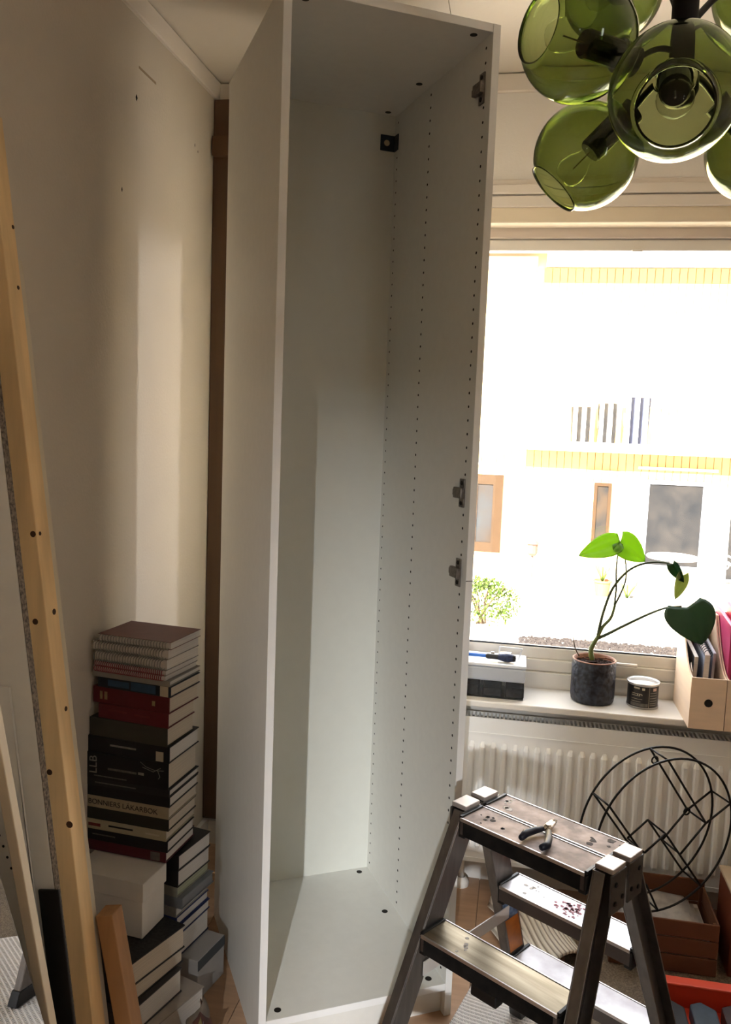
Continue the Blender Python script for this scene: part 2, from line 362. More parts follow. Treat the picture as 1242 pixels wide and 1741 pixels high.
zs = [.111+.032*k for k in range(70)]
HG = (2.234, 1.315, 1.123)
holes(.331, zs); holes(.557, [z for z in zs if abs(z-2.264) > .03], .0028)
holes(.030, [z for z in zs if all(abs(z-h) > .034 for h in HG)])
def lock(part, u, v, z, s):
    sub('cam_lock', MB().lathe([(.0085, 0), (.0085, .0006), (.006, .0008), (0, .0008)], 16, (u, v, z), (0, 0, s)), mat('lock_brown', '1b1612', .5, metal=.5, var=.2), part, smooth=False)
for v in (.030, .335, .555):
    for u in (.053, .442):
        lock(tp, u, v, WH-T, -1); lock(bt, u, v, bz, 1)
hm = mat('hinge_metal', '8f867e', .4, metal=.9, var=.35, scale=120)
for z in HG:
    h = MB().box(WW-T-.004, WW-T, .026, .050, z-.034, z+.034).build('hinge_plate', hm, wd, bevel=.001)
    sub('hinge_arm', MB().box(WW-T-.014, WW-T-.004, .022, .064, z-.013, z+.013).box(WW-T-.010, WW-T-.004, .064, .076, z-.008, z+.008), hm, h, bevel=.002)
    for s in (-1, 1):
        sub('screw', MB().lathe([(.0055, 0), (.0055, .0018), (.003, .003), (0, .003)], 10, (WW-T-.004, .038, z+s*.024), (-1, 0, 0)), mat('screw_dark', '3a342f', .4, metal=.8, var=.2), h)
bk = mat('bracket_blue_grey', '3d4650', .45, metal=.5, var=.15, scale=60)
br = MB().box(.430, .4752, WD-.0145, WD-.0118, 2.243, 2.287).box(.4718, .4752, WD-.040, WD-.0118, 2.243, 2.287).build('corner_bracket', bk, wd, bevel=.001)
sub('bracket_hole', MB().lathe([(.0085, 0), (.0085, .0005), (0, .0005)], 16, (.449, WD-.0145, 2.265), (0, -1, 0)), mat('pale_gap', 'cdbd9c', .7, var=.05), br)

# ------------------------------------------------------------------ leaning boards against the side wall
LK = .12
LD = np.array([-LK, 0, 1.])                      # up the lean
LN = np.array([1, 0, LK])/math.hypot(1, LK)
def lean_x(z): return -1.0+(2.35-z)*LK
def leaner(name, y0, y1, depth, ztop, m, label, cat, off=0., sy=0., par=None, z0=None, bevel=.002):
    """board leaning on the side wall: front face in the lean plane, sy = sideways slope"""
    if z0 is None: z0 = depth*LN[2]+.001
    d = np.array([-LK, sy, 1.])
    def P(z, y, a): b = np.array([lean_x(0)+off, y, 0])+d*z; return b+LN*a
    v = [P(z0, y0, -depth), P(z0, y0, 0), P(z0, y1, 0), P(z0, y1, -depth), P(ztop, y0, -depth), P(ztop, y0, 0), P(ztop, y1, 0), P(ztop, y1, -depth)]
    o = MB().quadbox(v).build(name, m, par, bevel=bevel, world=par is not None)
    return setmeta(o, label, cat) if label else o
st = thing('timber_stud', 'long yellow pine stud leaning against the wall, left of the books', 'timber', (lean_x(0)-.02, 1.43, 0))
leaner('beam', 1.406, 1.4495, .0425, 2.0, pine_m, None, None, par=st)
def knot(px, py, face, r):
    if face == 'x':
        d = _ray(px, py); nn = np.array([1, 0, LK]); p = CC+d*(((np.array([-1.0, 0, 2.35])-CC)@nn)/(d@nn)); n = LN
    else: p = Yp(px, py, 1.406); n = np.array([0, -1., 0])
    MB().lathe([(r, 0), (r*.9, .0006), (0, .0008)], 10, p, n).build('knot', knot_m, st, world=True)
for q in ((68, 907, 'x', .004), (92, 1040, 'x', .006), (31, 489, 'x', .004), (22, 386, 'x', .004), (56, 908, 'y', .006), (60, 1057, 'y', .006), (118, 1402, 'y', .007), (84, 1313, 'y', .006), (112, 1205, 'x', .005)): knot(*q)
leaner('white_lath', 1.4515, 1.4700, .012, 1.75, mat('pale_board', 'cfc4ae', .6, var=.08, scale=10, stretch=(4, 4, .5)), 'thin pale lath half hidden behind the yellow pine stud', 'lath', off=-.004, sy=-.0005)
cb = thing('chipboard_shelf', 'thick white shelf board with a raw speckled chipboard edge, leaning beside the pine stud', 'board', (lean_x(0)-.03, 1.35, 0))
leaner('board', 1.335, 1.352, .062, 1.62, mel_m, None, None, par=cb, off=-.0012)
leaner('raw_edge', 1.3352, 1.3518, .001, 1.619, chip_m, None, None, par=cb, z0=.01, bevel=0)
leaner('front_lath', 1.306, 1.326, .020, 1.75, mat('lath_cream', 'cfc0a6', .55, var=.06, scale=20), 'narrow cream lath leaning at the far left, in front of the black board', 'lath', sy=-.083)
leaner('black_board', 1.327, 1.333, .042, .61, black_m, 'low black board tucked between the cream lath and the chipboard shelf', 'board', off=.012)
hb = thing('drilled_board', 'narrow white offcut with a row of drilled holes at the far left', 'board', (-.70, 1.331, 0))
L0, L1 = Yp(0, 1490, 1.3275), Yp(75, 1741, 1.3275); sl_ = (L1-L0)/(L1[2]-L0[2])
def Lx(z): return L0+sl_*(z-L0[2])
zt_, zb_ = .98, .28
rxe = lambda z: lean_x(z)-.040
MB().prism([Lx(zb_), (rxe(zb_)+.0, 1.3275, zb_), (rxe(zt_), 1.3275, zt_), Lx(zt_)], (0, .0068, 0)).build('board', mel_m, hb, world=True, bevel=.0008)
for k in range(7):
    q = (12.5-6.8*2+6.8*k, 1457.5-18.7*2+18.7*k); p = Yp(*q, 1.3275)
    MB().lathe([(.0026, 0), (.0026, .0005), (0, .0005)], 8, p, (0, -1, 0)).build('pin_hole', dark_m, hb, world=True)
# foot that keeps the offcut off the floor: it stands on its own lower tongue
MB().quadbox([(-.795, 1.3275, 0), (-.765, 1.3275, 0), (-.765, 1.3343, 0), (-.795, 1.3343, 0), (-.775, 1.3275, zb_), (-.762, 1.3275, zb_), (-.762, 1.3343, zb_), (-.775, 1.3343, zb_)]).build('tongue', mel_m, hb, world=True)
s2 = thing('short_stud', 'short reddish pine offcut standing in front of the pine stud', 'timber', (-.72, 1.40, 0))
pA, pB = Yp(163, 1556, 1.452), Yp(197, 1741, 1.452); dd_ = (pB-pA)/(pA[2]-pB[2]); pF = pB+dd_*(pB[2]-.004)
MB().beam(pF+np.array([.012, .022, 0]), pA+np.array([.016, .022, 0]), (0, 1, 0), .042, .036).build('beam', pine2_m, s2, world=True, bevel=.002)
# leaning mirror
mn = np.array([.903, -.423, .074]); mn /= np.linalg.norm(mn); mp_ = np.array([-.799, 1.199, .462])
def onm(px, py): d = _ray(px, py); return CC+d*(((mp_-CC)@mn)/(d@mn))
e0, e1 = onm(0, 1490), onm(75, 1741); ed = (e0-e1)/(e0[2]-e1[2]); ew = np.cross(mn, ed); ew /= np.linalg.norm(ew)
if ew[1] > 0: ew = -ew
b0 = e1+ed*(.125-e1[2]); wdt = min(.60, (b0[2]-.004)/max(.01, -ew[2]))
mir = thing('mirror', 'frameless mirror leaning low at the far left, cut by the frame', 'mirror', tuple(b0*[1, 1, 0]))
pts = [b0, b0+ew*wdt, b0+ew*wdt+ed*.72, b0+ed*.72]
MB().prism(pts, mn*-.004).build('backing', black_m, mir, world=True)
MB().prism([p+mn*.0006 for p in pts], mn*-.0005).build('glass', mat('mirror_silver', 'f0f0f0', .01, metal=1.), mir, world=True)

# ------------------------------------------------------------------ books
def cm(n, c, r=.5): return mat('cover_'+n, c, r, var=.12, scale=25)
page_m = mat('paper', 'cfc3b0', .9, var=.16, scale=30, stretch=(.2, .2, 14), bump=.2)
page2_m = mat('paper_white', 'd6d0c8', .9, var=.12, scale=30, stretch=(.2, .2, 14), bump=.2)
def book(label, x, y, z, L, Dp_, Th, rz, cover, pages=page_m, group=None, soft=False, marks=(), name='book', bt_=.0022):
    """spine along local -x..0 facing -y; right end at x=0"""
    t = thing(name, label, 'book', (x, y, z), math.radians(rz), group)
    g = 0 if soft else .003
    c = MB().box(-L, 0, 0, Dp_, 0, bt_).box(-L, 0, 0, Dp_, Th-bt_, Th).box(-L, 0, 0, .003, bt_, Th-bt_)
    cv = c.build('cover', cover, t)
    MB().box(-L+g, -g+.0004, .0031, Dp_-g, bt_+.0001, Th-bt_-.0001).build('page_block', pages, t)
    for (u0, u1, v0, v1, m) in marks:
        sub('title_print', MB().box(-L+L*u0, -L+L*u1, -.0004, -.00005, Th*v0, Th*v1), m, cv)
    return t, cv
def spiral(label, x, y, z, L, D_, Th, rz, cover, wire, n, group):
    t = thing('spiral_notebook', label, 'notebook', (x, y, z), math.radians(rz), group)
    MB().box(-L, 0, .006, D_, 0, .001).build('back_cover', cover, t)
    MB().box(-L, 0, .006, D_, Th-.001, Th).build('front_cover', cover, t)
    MB().box(-L+.001, -.001, .008, D_-.002, .0011, Th-.0011).build('page_block', page2_m, t)
    r = Th*.46; pts = []
    for k in range(n*8+1):
        a = 2*math.pi*k/8; pts.append((-L+.006+(L-.012)*k/(n*8), .009-r*.55+r*math.cos(a)*.95, Th/2+r*math.sin(a)))
    MB().tube(pts, .0011, 4).build('spiral_wire', wire, t, smooth=True)
    return t
prt = mat('faded_print', '8f8a80', .7, var=.2, scale=80); prtg = mat('grey_print', '6a665f', .7, var=.3, scale=120); gold = mat('gold_print', '93805a', .5, var=.3, scale=90)
blue_p = mat('blue_print', '2d4a63', .6, var=.2, scale=60); cream_p = mat('cream_print', 'b9ae97', .7, var=.1, scale=60); red_p = mat('red_print', '6e2526', .6, var=.2, scale=60)
wire_w = mat('pale_wire', 'a6a79f', .4, metal=.5, var=.2, scale=60); wire_r = mat('red_wire', 'a0474e', .4, metal=.2, var=.2, scale=60)
G1 = 'books in the tall pile by the wardrobe'
zc = .392
XR, YF = -.787, 1.83
def text_mesh(body, size, m, parent, loc, rot, name='title_print', ext=.0003, sx=1.):
    cu = bpy.data.curves.new('txt', 'FONT'); cu.body = body; cu.size = size; cu.extrude = ext
    ob = bpy.data.objects.new('txt', cu); col.objects.link(ob)
    me = bpy.data.meshes.new_from_object(ob); bpy.data.objects.remove(ob); bpy.data.curves.remove(cu)
    me.materials.clear(); me.materials.append(m)
    o = bpy.data.objects.new(name, me); col.objects.link(o); o.parent = parent; o.location = loc; o.rotation_euler = rot; o.scale = (sx, 1, 1); return o
# bottom to top of the upper pile (standing on the white box)
R90 = (math.pi/2, 0, 0)
pile = [
 ('dark red hardback lying directly on the white storage box', .23, .15, .026, -5, cm('wine', '4f1420'), page2_m, -.004, ((.82, .93, .1, .9, prtg),)),
 ('slim black paperback above the dark red hardback in the tall pile', .22, .14, .028, -5, cm('ink', '101012'), page2_m, .0, ((.06, .35, .5, .6, prtg),)),
 ('cream paperback with small black lettering, between two black books low in the pile', .225, .15, .026, -5, cm('cream', 'a99f86'), page_m, -.004, ((.30, .60, .45, .62, dark_m), (.05, .2, .3, .6, red_p), (.75, .92, .4, .55, cream_p))),
 ('dark olive hardback just under the book titled LÄKARBOK', .225, .145, .030, -5, cm('olive', '25241b'), page_m, .002, ()),
 ('beige doctor book with dark title LÄKARBOK on its spine', .225, .15, .030, -5, cm('beige', 'a0937a'), page_m, .002, ()),
 ('black hardback resting on the book titled LÄKARBOK', .225, .15, .026, -5, cm('jet', '0e0d0e'), page2_m, .004, ()),
 ('dark grey magazine-thin book under the thickest black book', .225, .155, .018, -5, cm('slate', '1f1d1f'), page2_m, .003, ((.1, .6, .4, .55, prtg),)),
 ('thickest black hardback of the pile with a pale sketched emblem on its spine', .225, .15, .066, -5, cm('coal', '0c0b0d'), page_m, .0, ((.27, .62, .40, .48, prtg), (.64, .71, .40, .5, prt), (.1, .5, .1, .14, prtg))),
 ('black book with grey title and white badge, just above the thickest black hardback', .225, .15, .040, -6, cm('pitch', '0b0b0e'), page2_m, .002, ((.28, .60, .5, .62, prt), (.84, .93, .05, .65, cream_p))),
 ('thick olive-brown cloth hardback in the middle of the pile', .215, .13, .046, -7, cm('moss', '3a372b'), page_m, -.004, ()),
 ('lower of the two red books, with faded title and gilt lines', .195, .125, .036, -8, cm('crimson', '5c1018'), page_m, -.002, ((.15, .42, .55, .7, red_p), (.52, .74, .5, .62, red_p))),
 ('upper red hardback with gilt emblem at the end of its spine', .215, .135, .040, -9, cm('scarlet', '560b12'), page_m, .0, ((.09, .125, .25, .75, gold), (.15, .19, .25, .75, gold), (.78, .82, .35, .65, gold))),
 ('dark navy paperback with blue band and white square badge on top of the red books', .205, .135, .026, -9, cm('navy', '141c26'), page_m, .003, ((.14, .44, .2, .8, blue_p), (.46, .80, .1, .9, blue_p), (.86, .97, .02, .98, cream_p))),
 ('thin pale grey paperback under the spiral notebooks', .215, .145, .014, -8, cm('fog', '8f8b82'), page2_m, .0, ()),
]
# the two thin ones sitting between the olive-brown hardback and the black badge book are folded into the list order
for (lab, L, D_, Th, rz, cv, pg, dx, mk) in pile:
    t, cvr = book(lab, XR+dx, YF, zc, L, D_, Th, rz, cv, pg, G1, marks=mk)
    if 'beige doctor' in lab:
        text_mesh('BONNIERS LÄKARBOK', .0185, mat('ink_brown', '2a241d', .8, var=.1), cvr, (-L+.004, -.0003, .0085), R90, sx=1.02)
    if lab.startswith('thickest'):
        text_mesh('LLB', .030, prt, cvr, (-L+.03, -.0003, .012), (math.pi/2, -math.pi/2, 0))
        e = [(-.075, -.0004, .060), (-.06, -.0004, .050), (-.035, -.0004, .044), (-.012, -.0004, .046)]
        sub('emblem', MB().tube(e, .0007, 4).tube([(-.07, -.0004, .048), (-.04, -.0004, .040), (-.02, -.0004, .052)], .0007, 4).tube([(-.028, -.0004, .044), (-.022, -.0004, .030), (-.026, -.0004, .024)], .0008, 4), prt, cvr)
    zc += Th+.0002
for lab, Th, L, wire, n, dx, rz in (('lowest spiral notebook, bound with red wire', .013, .205, wire_r, 34, -.010, -9), ('second spiral notebook from below, bound with red wire', .013, .205, wire_r, 34, -.008, -9),
                                    ('thick spiral notebook with pale wire above the red-wired ones', .026, .205, wire_w, 26, -.006, -9), ('spiral notebook with pale wire, second from the top of the pile', .024, .21, wire_w, 26, -.003, -8),
                                    ('topmost spiral notebook with a dull red cover', .018, .20, wire_w, 24, .004, -7)):
    spiral(lab, XR+dx, YF-.01, zc, L, .15, Th, rz, cm('dull_red', '7d5450', .55) if 'topmost' in lab else cm('fog2', '8d8880'), wire, n, 'spiral notebooks on top of the pile'); zc += Th+.0003
TOPZ = zc
# white storage box under the pile
bxm = mat('white_card', 'dcd7cf', .7, var=.06, scale=20)
sb = thing('storage_box', 'white lidded cardboard storage box carrying the tall pile of books', 'box', (-.895, 1.80, .25), math.radians(-7))
MB().prism([(-.095, -.050, .0), (.094, -.050, .0), (.094, .047, 0), (-.095, .047, 0)], (0, 0, .1)).build('body', bxm, sb, bevel=.002)
ld = MB().box(-.099, .098, -.054, .050, .092, .139).build('lid', bxm, sb, bevel=.002)
# second stack behind, right
G2 = 'books in the low stack behind the white box'
z2 = .1115
low = [('white-paged thick book at the bottom of the low stack', .060, page2_m, 'navy2', '1c2340', 0), ('blue covered book second from the bottom of the low stack', .026, page2_m, 'blue2', '26305a', .002),
       ('blue covered book third from the bottom of the low stack', .024, page2_m, 'blue3', '2b3566', -.002), ('white paperback in the middle of the low stack, below the grey one', .024, page2_m, 'white3', '9a958c', -.004),
       ('silver grey ring folder sticking out of the low stack', .030, mat('silver_side', '8d8c8c', .35, metal=.4, var=.1), 'silver', '77787a', .012), ('pale green edged magazine bundle above the silver folder', .026, mat('green_paper', 'b5b79a', .9, var=.3, scale=30, stretch=(.2, .2, 10)), 'pale4', '8f8d80', -.002),
       ('thick white-paged book second from the top of the low stack', .044, page2_m, 'dark5', '221e1d', .0), ('dark covered book on top of the low stack, behind the white box', .040, page2_m, 'dark6', '1b1716', .001)]
for lab, Th, pg, n, c, dx in low:
    book(lab, -.780+dx, 1.880, z2, .18, .145, Th-.0005, -12, cm(n, c), pg, G2); z2 += Th
gb = thing('grey_box_file', 'light grey box file with a dark band, lowest by the wardrobe foot', 'box file', (-.770, 1.895, 0), math.radians(-12))
MB().box(-.16, .045, 0, .125, 0, .11).build('body', mat('grey_card', '9c9894', .6, var=.05, scale=20), gb, bevel=.002)
MB().box(.0452, .046, 0, .125, .082, .109).build('band', mat('slate_band', '3c3f42', .6, var=.1), gb)
# binders under the white box
dot_m = mat('dotted_black', '121111', .6, c2='2a2827', scale=160)
def binder(label, x, y, z, L, D_, Th, rz, c, pg, tilt=0.):
    t, cv = book(label, x, y, z, L, D_, Th, rz, c, pg, 'binders under the white box', name='binder', bt_=.003); t.rotation_euler[1] = 0
    ORI[t.name] = Matrix.Translation(Vector((x, y, z))) @ Matrix.Rotation(math.radians(rz), 4, 'Z')
    return t, cv
binder('white boxed binder at the bottom of the pile by the short stud', -.775, 1.60, .0, .20, .25, .085, -20, cm('offwhite', 'a79d92'), page2_m)
binder('grey ring binder with black spine above the white boxed binder', -.79, 1.612, .0855, .20, .20, .062, -16, cm('greyspine', '3a3736'), page2_m)
binder('narrow dark folder squeezed under the dotted black binder', -.80, 1.635, .148, .19, .20, .042, -17, cm('dusk', '201d1d'), page_m)
binder('black dotted ring binder directly under the white box', -.80, 1.63, .1905, .19, .20, .058, -19, dot_m, page_m)
# crumpled magazine by the wardrobe foot
mg = thing('magazine', 'crumpled colourful magazine on the floor against the wardrobe', 'magazine', (-.69, 1.78, 0))
for k, c in enumerate(('8a7a6c', '6f3b32', '8b8a52', '4a5684', 'b09aa0')):
    def sh(u, v, k=k):
        return (-.672+.014*k+.02*math.sin(3*v+k*.7)+.008*math.sin(9*u+k), 1.62+.15*u, .002+.105*v*(1-.12*k)+.008*math.sin(7*u+k))
    MB().grid(sh, 10, 8, .0012).build('page', mat('mag_%d' % k, c, .5, c2=('5b5348', '3c2a26', '6e5a3a', '8f8792', '6a4a50')[k], scale=18), mg, smooth=True, world=True)

# ------------------------------------------------------------------ radiator
rx0, rx1, ry, rz0, rz1 = -.62, 1.28, 2.567, .10, .572
ra = thing('radiator', 'white ribbed panel radiator under the window', 'radiator', (.33, 2.60, .0))
radm = mat('radiator_enamel', 'f2f2f0', .4, var=.02, scale=6)
MB().box(rx0, rx1, ry, ry+.004, rz0, rz1-.012).box(rx0, rx1, ry+.051, ry+.055, rz0, rz1-.012).box(rx0, rx0+.004, ry+.004, ry+.051, rz0, rz1-.012).box(rx1-.004, rx1, ry+.004, ry+.051, rz0, rz1-.012).build('panel', radm, ra, bevel=.0015, world=True)
MB().box(rx0, rx1, ry-.002, ry, rz1-.05, rz1-.046).box(rx0, rx1, ry-.002, ry, rz0+.012, rz0+.016).build('seam_bead', radm, ra, world=True)
ribp = [(-.0098, 0), (-.0085, .008), (-.0045, .012), (.0045, .012), (.0085, .008), (.0098, 0)]
rb = MB(); n_ = len(ribp)
for (z, k) in ((rz0+.045, 0.), (rz0+.06, 1.), (rz1-.09, 1.), (rz1-.075, 0.)):
    for x, y in ribp: rb.v.append((x*(.55+.45*k), -y*k, z))
for j in range(3):
    for i in range(n_-1): rb.f.append((j*n_+i, j*n_+i+1, (j+1)*n_+i+1, (j+1)*n_+i))
rm = rb.mesh('rib', radm, False)
for i in range(57):
    x = rx0+.02+i*.0334
    if x > rx1-.02: break
    o = bpy.data.objects.new('rib', rm); col.objects.link(o); o.parent = ra; o.location = (x-.33, ry-2.60, 0)
gr = MB().box(rx0, rx1, ry-.001, ry+.004, rz1-.014, rz1+.002).box(rx0, rx1, ry+.05, ry+.055, rz1-.014, rz1+.002)
gx = rx0
while gx < rx1: gr.box(gx, gx+.0055, ry+.004, ry+.05, rz1-.003, rz1+.0015); gx += .0125
gr.build('top_grille', radm, ra, world=True, kind='stuff')
MB().box(rx0+.01, rx1-.01, ry+.005, ry+.049, rz1-.06, rz1-.03).build('convector', mat('convector_dark', '0a0909', .9, var=.2, spec=.1), ra, world=True)
for x in (rx0+.2, rx1-.2): MB().box(x-.015, x+.015, ry+.056, B-.001, .2, .5).build('wall_bracket', radm, ra, world=True)
MB().tube([(-.112, 2.60, 0), (-.112, 2.60, .12)], .008, 10).lathe([(.024, 0), (.026, .012), (.020, .022), (.012, .03)], 16, (-.112, 2.60, 0)).build('pipe', wht_m, ra, smooth=True, world=True)

# ------------------------------------------------------------------ step ladder
lx, ly, lph, lh, lw, td, lg = .0849, 1.6603, -.5924, .2238, .1479, .0778, .0045
ladr = thing('step_ladder', 'worn aluminium double-sided step ladder in front of the radiator', 'ladder', (lx, ly, 0), lph)
LZ = 3*lh
def wz(z): return .1479+(LZ-z)*.0668             # half clear width between the stiles
def sz(z): return .0045+(LZ-z)*.4095             # inner y of treads
stm = mat('stile_aluminium', '7f7974', .42, metal=.95, var=.25, scale=9, stretch=(6, 6, .5), bump=.04)
for sx in (-1, 1):
    for sy in (-1, 1):
        def P(z, a, b): return (sx*(wz(z)+a), sy*(sz(z)+b), z)
        z0, z1 = .03, LZ+.004
        def bar(a0, a1, b0, b1):
            q = [P(z0, a0, b0), P(z0, a1, b0), P(z0, a1, b1), P(z0, a0, b1), P(z1, a0, b0), P(z1, a1, b0), P(z1, a1, b1), P(z1, a0, b1)]
            return q if sx*sy > 0 else [q[i] for i in (3, 2, 1, 0, 7, 6, 5, 4)]
        leg = MB().quadbox(bar(.001, .004, .0, .062)).quadbox(bar(.004, .026, .059, .062)).quadbox(bar(.004, .026, .0, .003)).build('leg', stm, ladr, bevel=.001)
        sub('foot', MB().quadbox([P(.0135, -.004, -.004), P(.0135, .032, -.004), P(.0135, .032, .068), P(.0135, -.004, .068), P(.05, -.003, -.003), P(.05, .030, -.003), P(.05, .030, .066), P(.05, -.003, .066)] if sx*sy > 0 else [P(.0135, -.004, .068), P(.0135, .032, .068), P(.0135, .032, -.004), P(.0135, -.004, -.004), P(.05, -.003, .066), P(.05, .030, .066), P(.05, .030, -.003), P(.05, -.003, -.003)]), plastic_m, leg, bevel=.003)
        q = MB().box(min(sx*.149, sx*.186), max(sx*.149, sx*.186), min(sy*.008, sy*.058), max(sy*.008, sy*.058), LZ+.004, LZ+.014)
        q.build('corner_cap', capm, ladr, bevel=.002)
        MB().box(min(sx*.182, sx*.187), max(sx*.182, sx*.187), min(sy*.006, sy*.062), max(sy*.006, sy*.062), LZ-.075, LZ+.004).build('hinge_gusset', mat('gusset', '5d5a57', .45, metal=.9, var=.2, scale=30), ladr, bevel=.002)
        for (yy, zz) in ((.018, -.05), (.045, -.018), (.045, -.055)):
            MB().lathe([(.005, 0), (.005, .002), (.003, .003), (0, .003)], 10, (sx*.187, sy*yy, LZ+zz), (sx, 0, 0)).build('rivet', mat('rivet', '2d2a28', .4, metal=.8, var=.2), ladr)
def tread(z, sy, name, m):
    w_ = wz(z)-.001; y0, y1 = sz(z), sz(z)+td
    y0, y1 = sorted((sy*y0, sy*y1))
    t = MB().box(-w_+.004, w_-.004, y0, y1, z-.004, z).build(name, m, ladr, bevel=.0012)
    for a in (y0, y1): sub('nosing', MB().box(-w_+.004, w_-.004, a-.0020, a+.0020, z-.006, z+.0014), mat('bright_edge', 'cfcac7', .38, metal=1.), t, bevel=.001)
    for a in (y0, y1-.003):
        sub('apron', MB().box(-w_+.004, w_-.004, a, a+.003, z-.034, z-.004), mat('apron_aluminium', '6d6663', .4, metal=.9, var=.2, scale=12), t)  # darker aluminium on the tread aprons
    if sy < 0:
        sub('apron_tape', MB().box(-w_+.012, w_-.012, y0-.0012, y0-.0002, z-.036, z-.006), mat('dirty_black', '0b0908', .8, c2='1c1815', scale=40, spec=.2), t)
    for s in (-1, 1):
        q = sorted((s*(w_-.016), s*(w_+.0008)))
        sub('end_bracket', MB().box(q[0], q[1], y0+.001, y1-.001, z-.042, z-.0045), plastic_m, t, bevel=.002)
        q = sorted((s*(w_-.006), s*(w_+.0008)))
        sub('end_lip', MB().box(q[0], q[1], y0+.002, y1-.002, z-.003, z+.004), plastic_m, t, bevel=.001)
    return t
pink = mat('red_paint_spots', 'c4868f', .7, var=.3, scale=80); wsp = mat('plaster_spots', 'cfc8c0', .8, var=.15, scale=80)
topt = mat('dusty_tread', 'a8968c', .62, metal=.35, c2='75665e', scale=26, bump=.25)
midt = mat('brassy_tread', 'a3967f', .36, metal=.85, c2='82755f', scale=10, stretch=(.5, 6, 6), bump=.08)
reart = mat('pale_tread', 'b9b6b8', .4, metal=.7, c2='9c9799', scale=14, bump=.1)
tts = {}
for sy in (-1, 1): tts[3, sy] = tread(LZ, sy, 'top_tread', topt)
for k in (2, 1):
    for sy in (-1, 1): tts[k, sy] = tread(k*lh, sy, 'tread', midt if sy < 0 else reart)
def spots(t, z, y0, y1, x0, x1, n, r, m, seed, name='paint_spot'):
    rn = random.Random(seed); mb = MB()
    for i in range(n):
        x, y, s = rn.gauss((x0+x1)/2, (x1-x0)/4), rn.gauss((y0+y1)/2, (y1-y0)/4), r*rn.uniform(.4, 1.3)
        mb.prism([(x+s*rn.uniform(.6, 1.2)*math.cos(a*math.pi/4), y+s*rn.uniform(.6, 1.2)*math.sin(a*math.pi/4), z+.0001) for a in range(8)], (0, 0, .0004))
    sub(name, mb, m, t, kind='stuff')
spots(tts[2, 1], 2*lh, sz(2*lh)+.012, sz(2*lh)+.07, -.03, .03, 70, .0035, pink, 1)
spots(tts[2, 1], 2*lh, sz(2*lh)+.02, sz(2*lh)+.07, -.13, -.07, 10, .004, wsp, 2)
spots(tts[3, -1], LZ, -.075, -.02, -.14, -.06, 9, .005, mat('dark_spots', '3a322d', .8, var=.2, scale=50), 3)
spots(tts[3, 1], LZ, .02, .075, -.15, -.1, 6, .008, wsp, 4)
spots(tts[3, 1], LZ, .03, .075, .08, .13, 6, .007, mat('dark_spots2', '4a413b', .8, var=.2, scale=50), 5)
spots(tts[2, -1], 2*lh, -.165, -.11, -.12, -.05, 6, .004, wsp, 6)
# spreader straps and sticker
MB().beam((-(wz(.36)-.003), -sz(.36)-.02, .36), (-(wz(.36)-.003), sz(.36)+.02, .36), (0, 0, 1), .030, .0022).build('spreader_strap', mat('strap', 'd8d3ce', .5, metal=.3, var=.06), ladr)
def stick(z0, z1, m):
    # inner flank of the rear left stile
    y0, y1 = .006, .056
    v = [(-wz(z)+s*.0011-.0009, sz(z)+y, z) for z in (z0, z1) for (s, y) in ((-.4, y0), (.4, y0), (.4, y1), (-.4, y1))]
    MB().quadbox(v).build('sticker', m, ladr)
stick(.335, .39, mat('sticker_blue', '24466e', .4, c2='6f87a0', scale=70)); stick(.235, .334, mat('sticker_orange', 'c4762a', .4, c2='a8601f', scale=30))
MB().box(-.03, .03, -.175, -.15, 2*lh-.06, 2*lh-.036).build('lock_block', plastic_m, ladr, bevel=.003)

# ------------------------------------------------------------------ pliers on the ladder
pz = LZ+.0015
plr = thing('pliers', 'small pliers with dark blue grips lying on the ladder top', 'pliers', (.07, 1.63, pz))
hn = Zp(930, 1418, pz)+np.array([0, 0, .008])
def G(px, py, dz=.009): return Zp(px, py, pz)+np.array([0, 0, dz])
hndl = mat('grip_navy', '161a28', .45, var=.2, scale=60); jaw_m = mat('polished_jaw', 'd9cfc2', .22, metal=1., var=.1, scale=40)
MB().tube([G(922, 1416), G(908, 1419), G(893, 1424), G(885, 1432)], [.0055, .0075, .008, .006], 10).build('grip', hndl, plr, smooth=True, world=True)
MB().tube([G(932, 1421), G(932, 1434), G(929, 1445), G(919, 1449)], [.0055, .0072, .0078, .006], 10).build('grip', hndl, plr, smooth=True, world=True)
MB().tube([G(924, 1417), G(930, 1411), G(936, 1405), G(941, 1401)], [.004, .006, .005, .002], 8).build('jaw', jaw_m, plr, smooth=True, world=True)
MB().tube([G(932, 1422), G(934, 1414), G(940, 1408), G(945, 1402)], [.004, .006, .005, .002], 8).build('jaw', jaw_m, plr, smooth=True, world=True)
pc = Zp(931, 1414, pz)
MB().lathe([(.0065, 0), (.0065, .015), (.005, .0165), (0, .0165)], 14, pc).build('pivot', jaw_m, plr, smooth=False, world=True)

# ------------------------------------------------------------------ sill objects
SZ = .633
# plant pot
pc = np.array([.262, 2.657, SZ]); 
pl_ = thing('potted_plant', 'young monstera in a dark embossed pot on the sill', 'plant', tuple(pc))
potm = mat('embossed_pot', '30333f', .5, c2='0d0e12', scale=70, bump=1.0, detail=1.)
MB().lathe([(0, .001), (.060, .001), (.065, .006), (.067, .02), (.067, .128), (.065, .131)], 40).build('pot', potm, pl_, smooth=True)
MB().lathe([(.0655, .131), (.067, .133), (.064, .135), (.061, .132), (.060, .112)], 40).build('rim', mat('terracotta_rim', '9a705c', .6, var=.1), pl_, smooth=True)
so_ = MB().grid(lambda u, v: (.060*u*math.cos(2*math.pi*v), .060*u*math.sin(2*math.pi*v), .118+.004*math.sin(23*u+9*v*6.28)), 10, 28)
so_.build('soil', mat('soil', '3a241a', .95, c2='1a0f0a', scale=120, bump=1.), pl_)
PY = 2.66
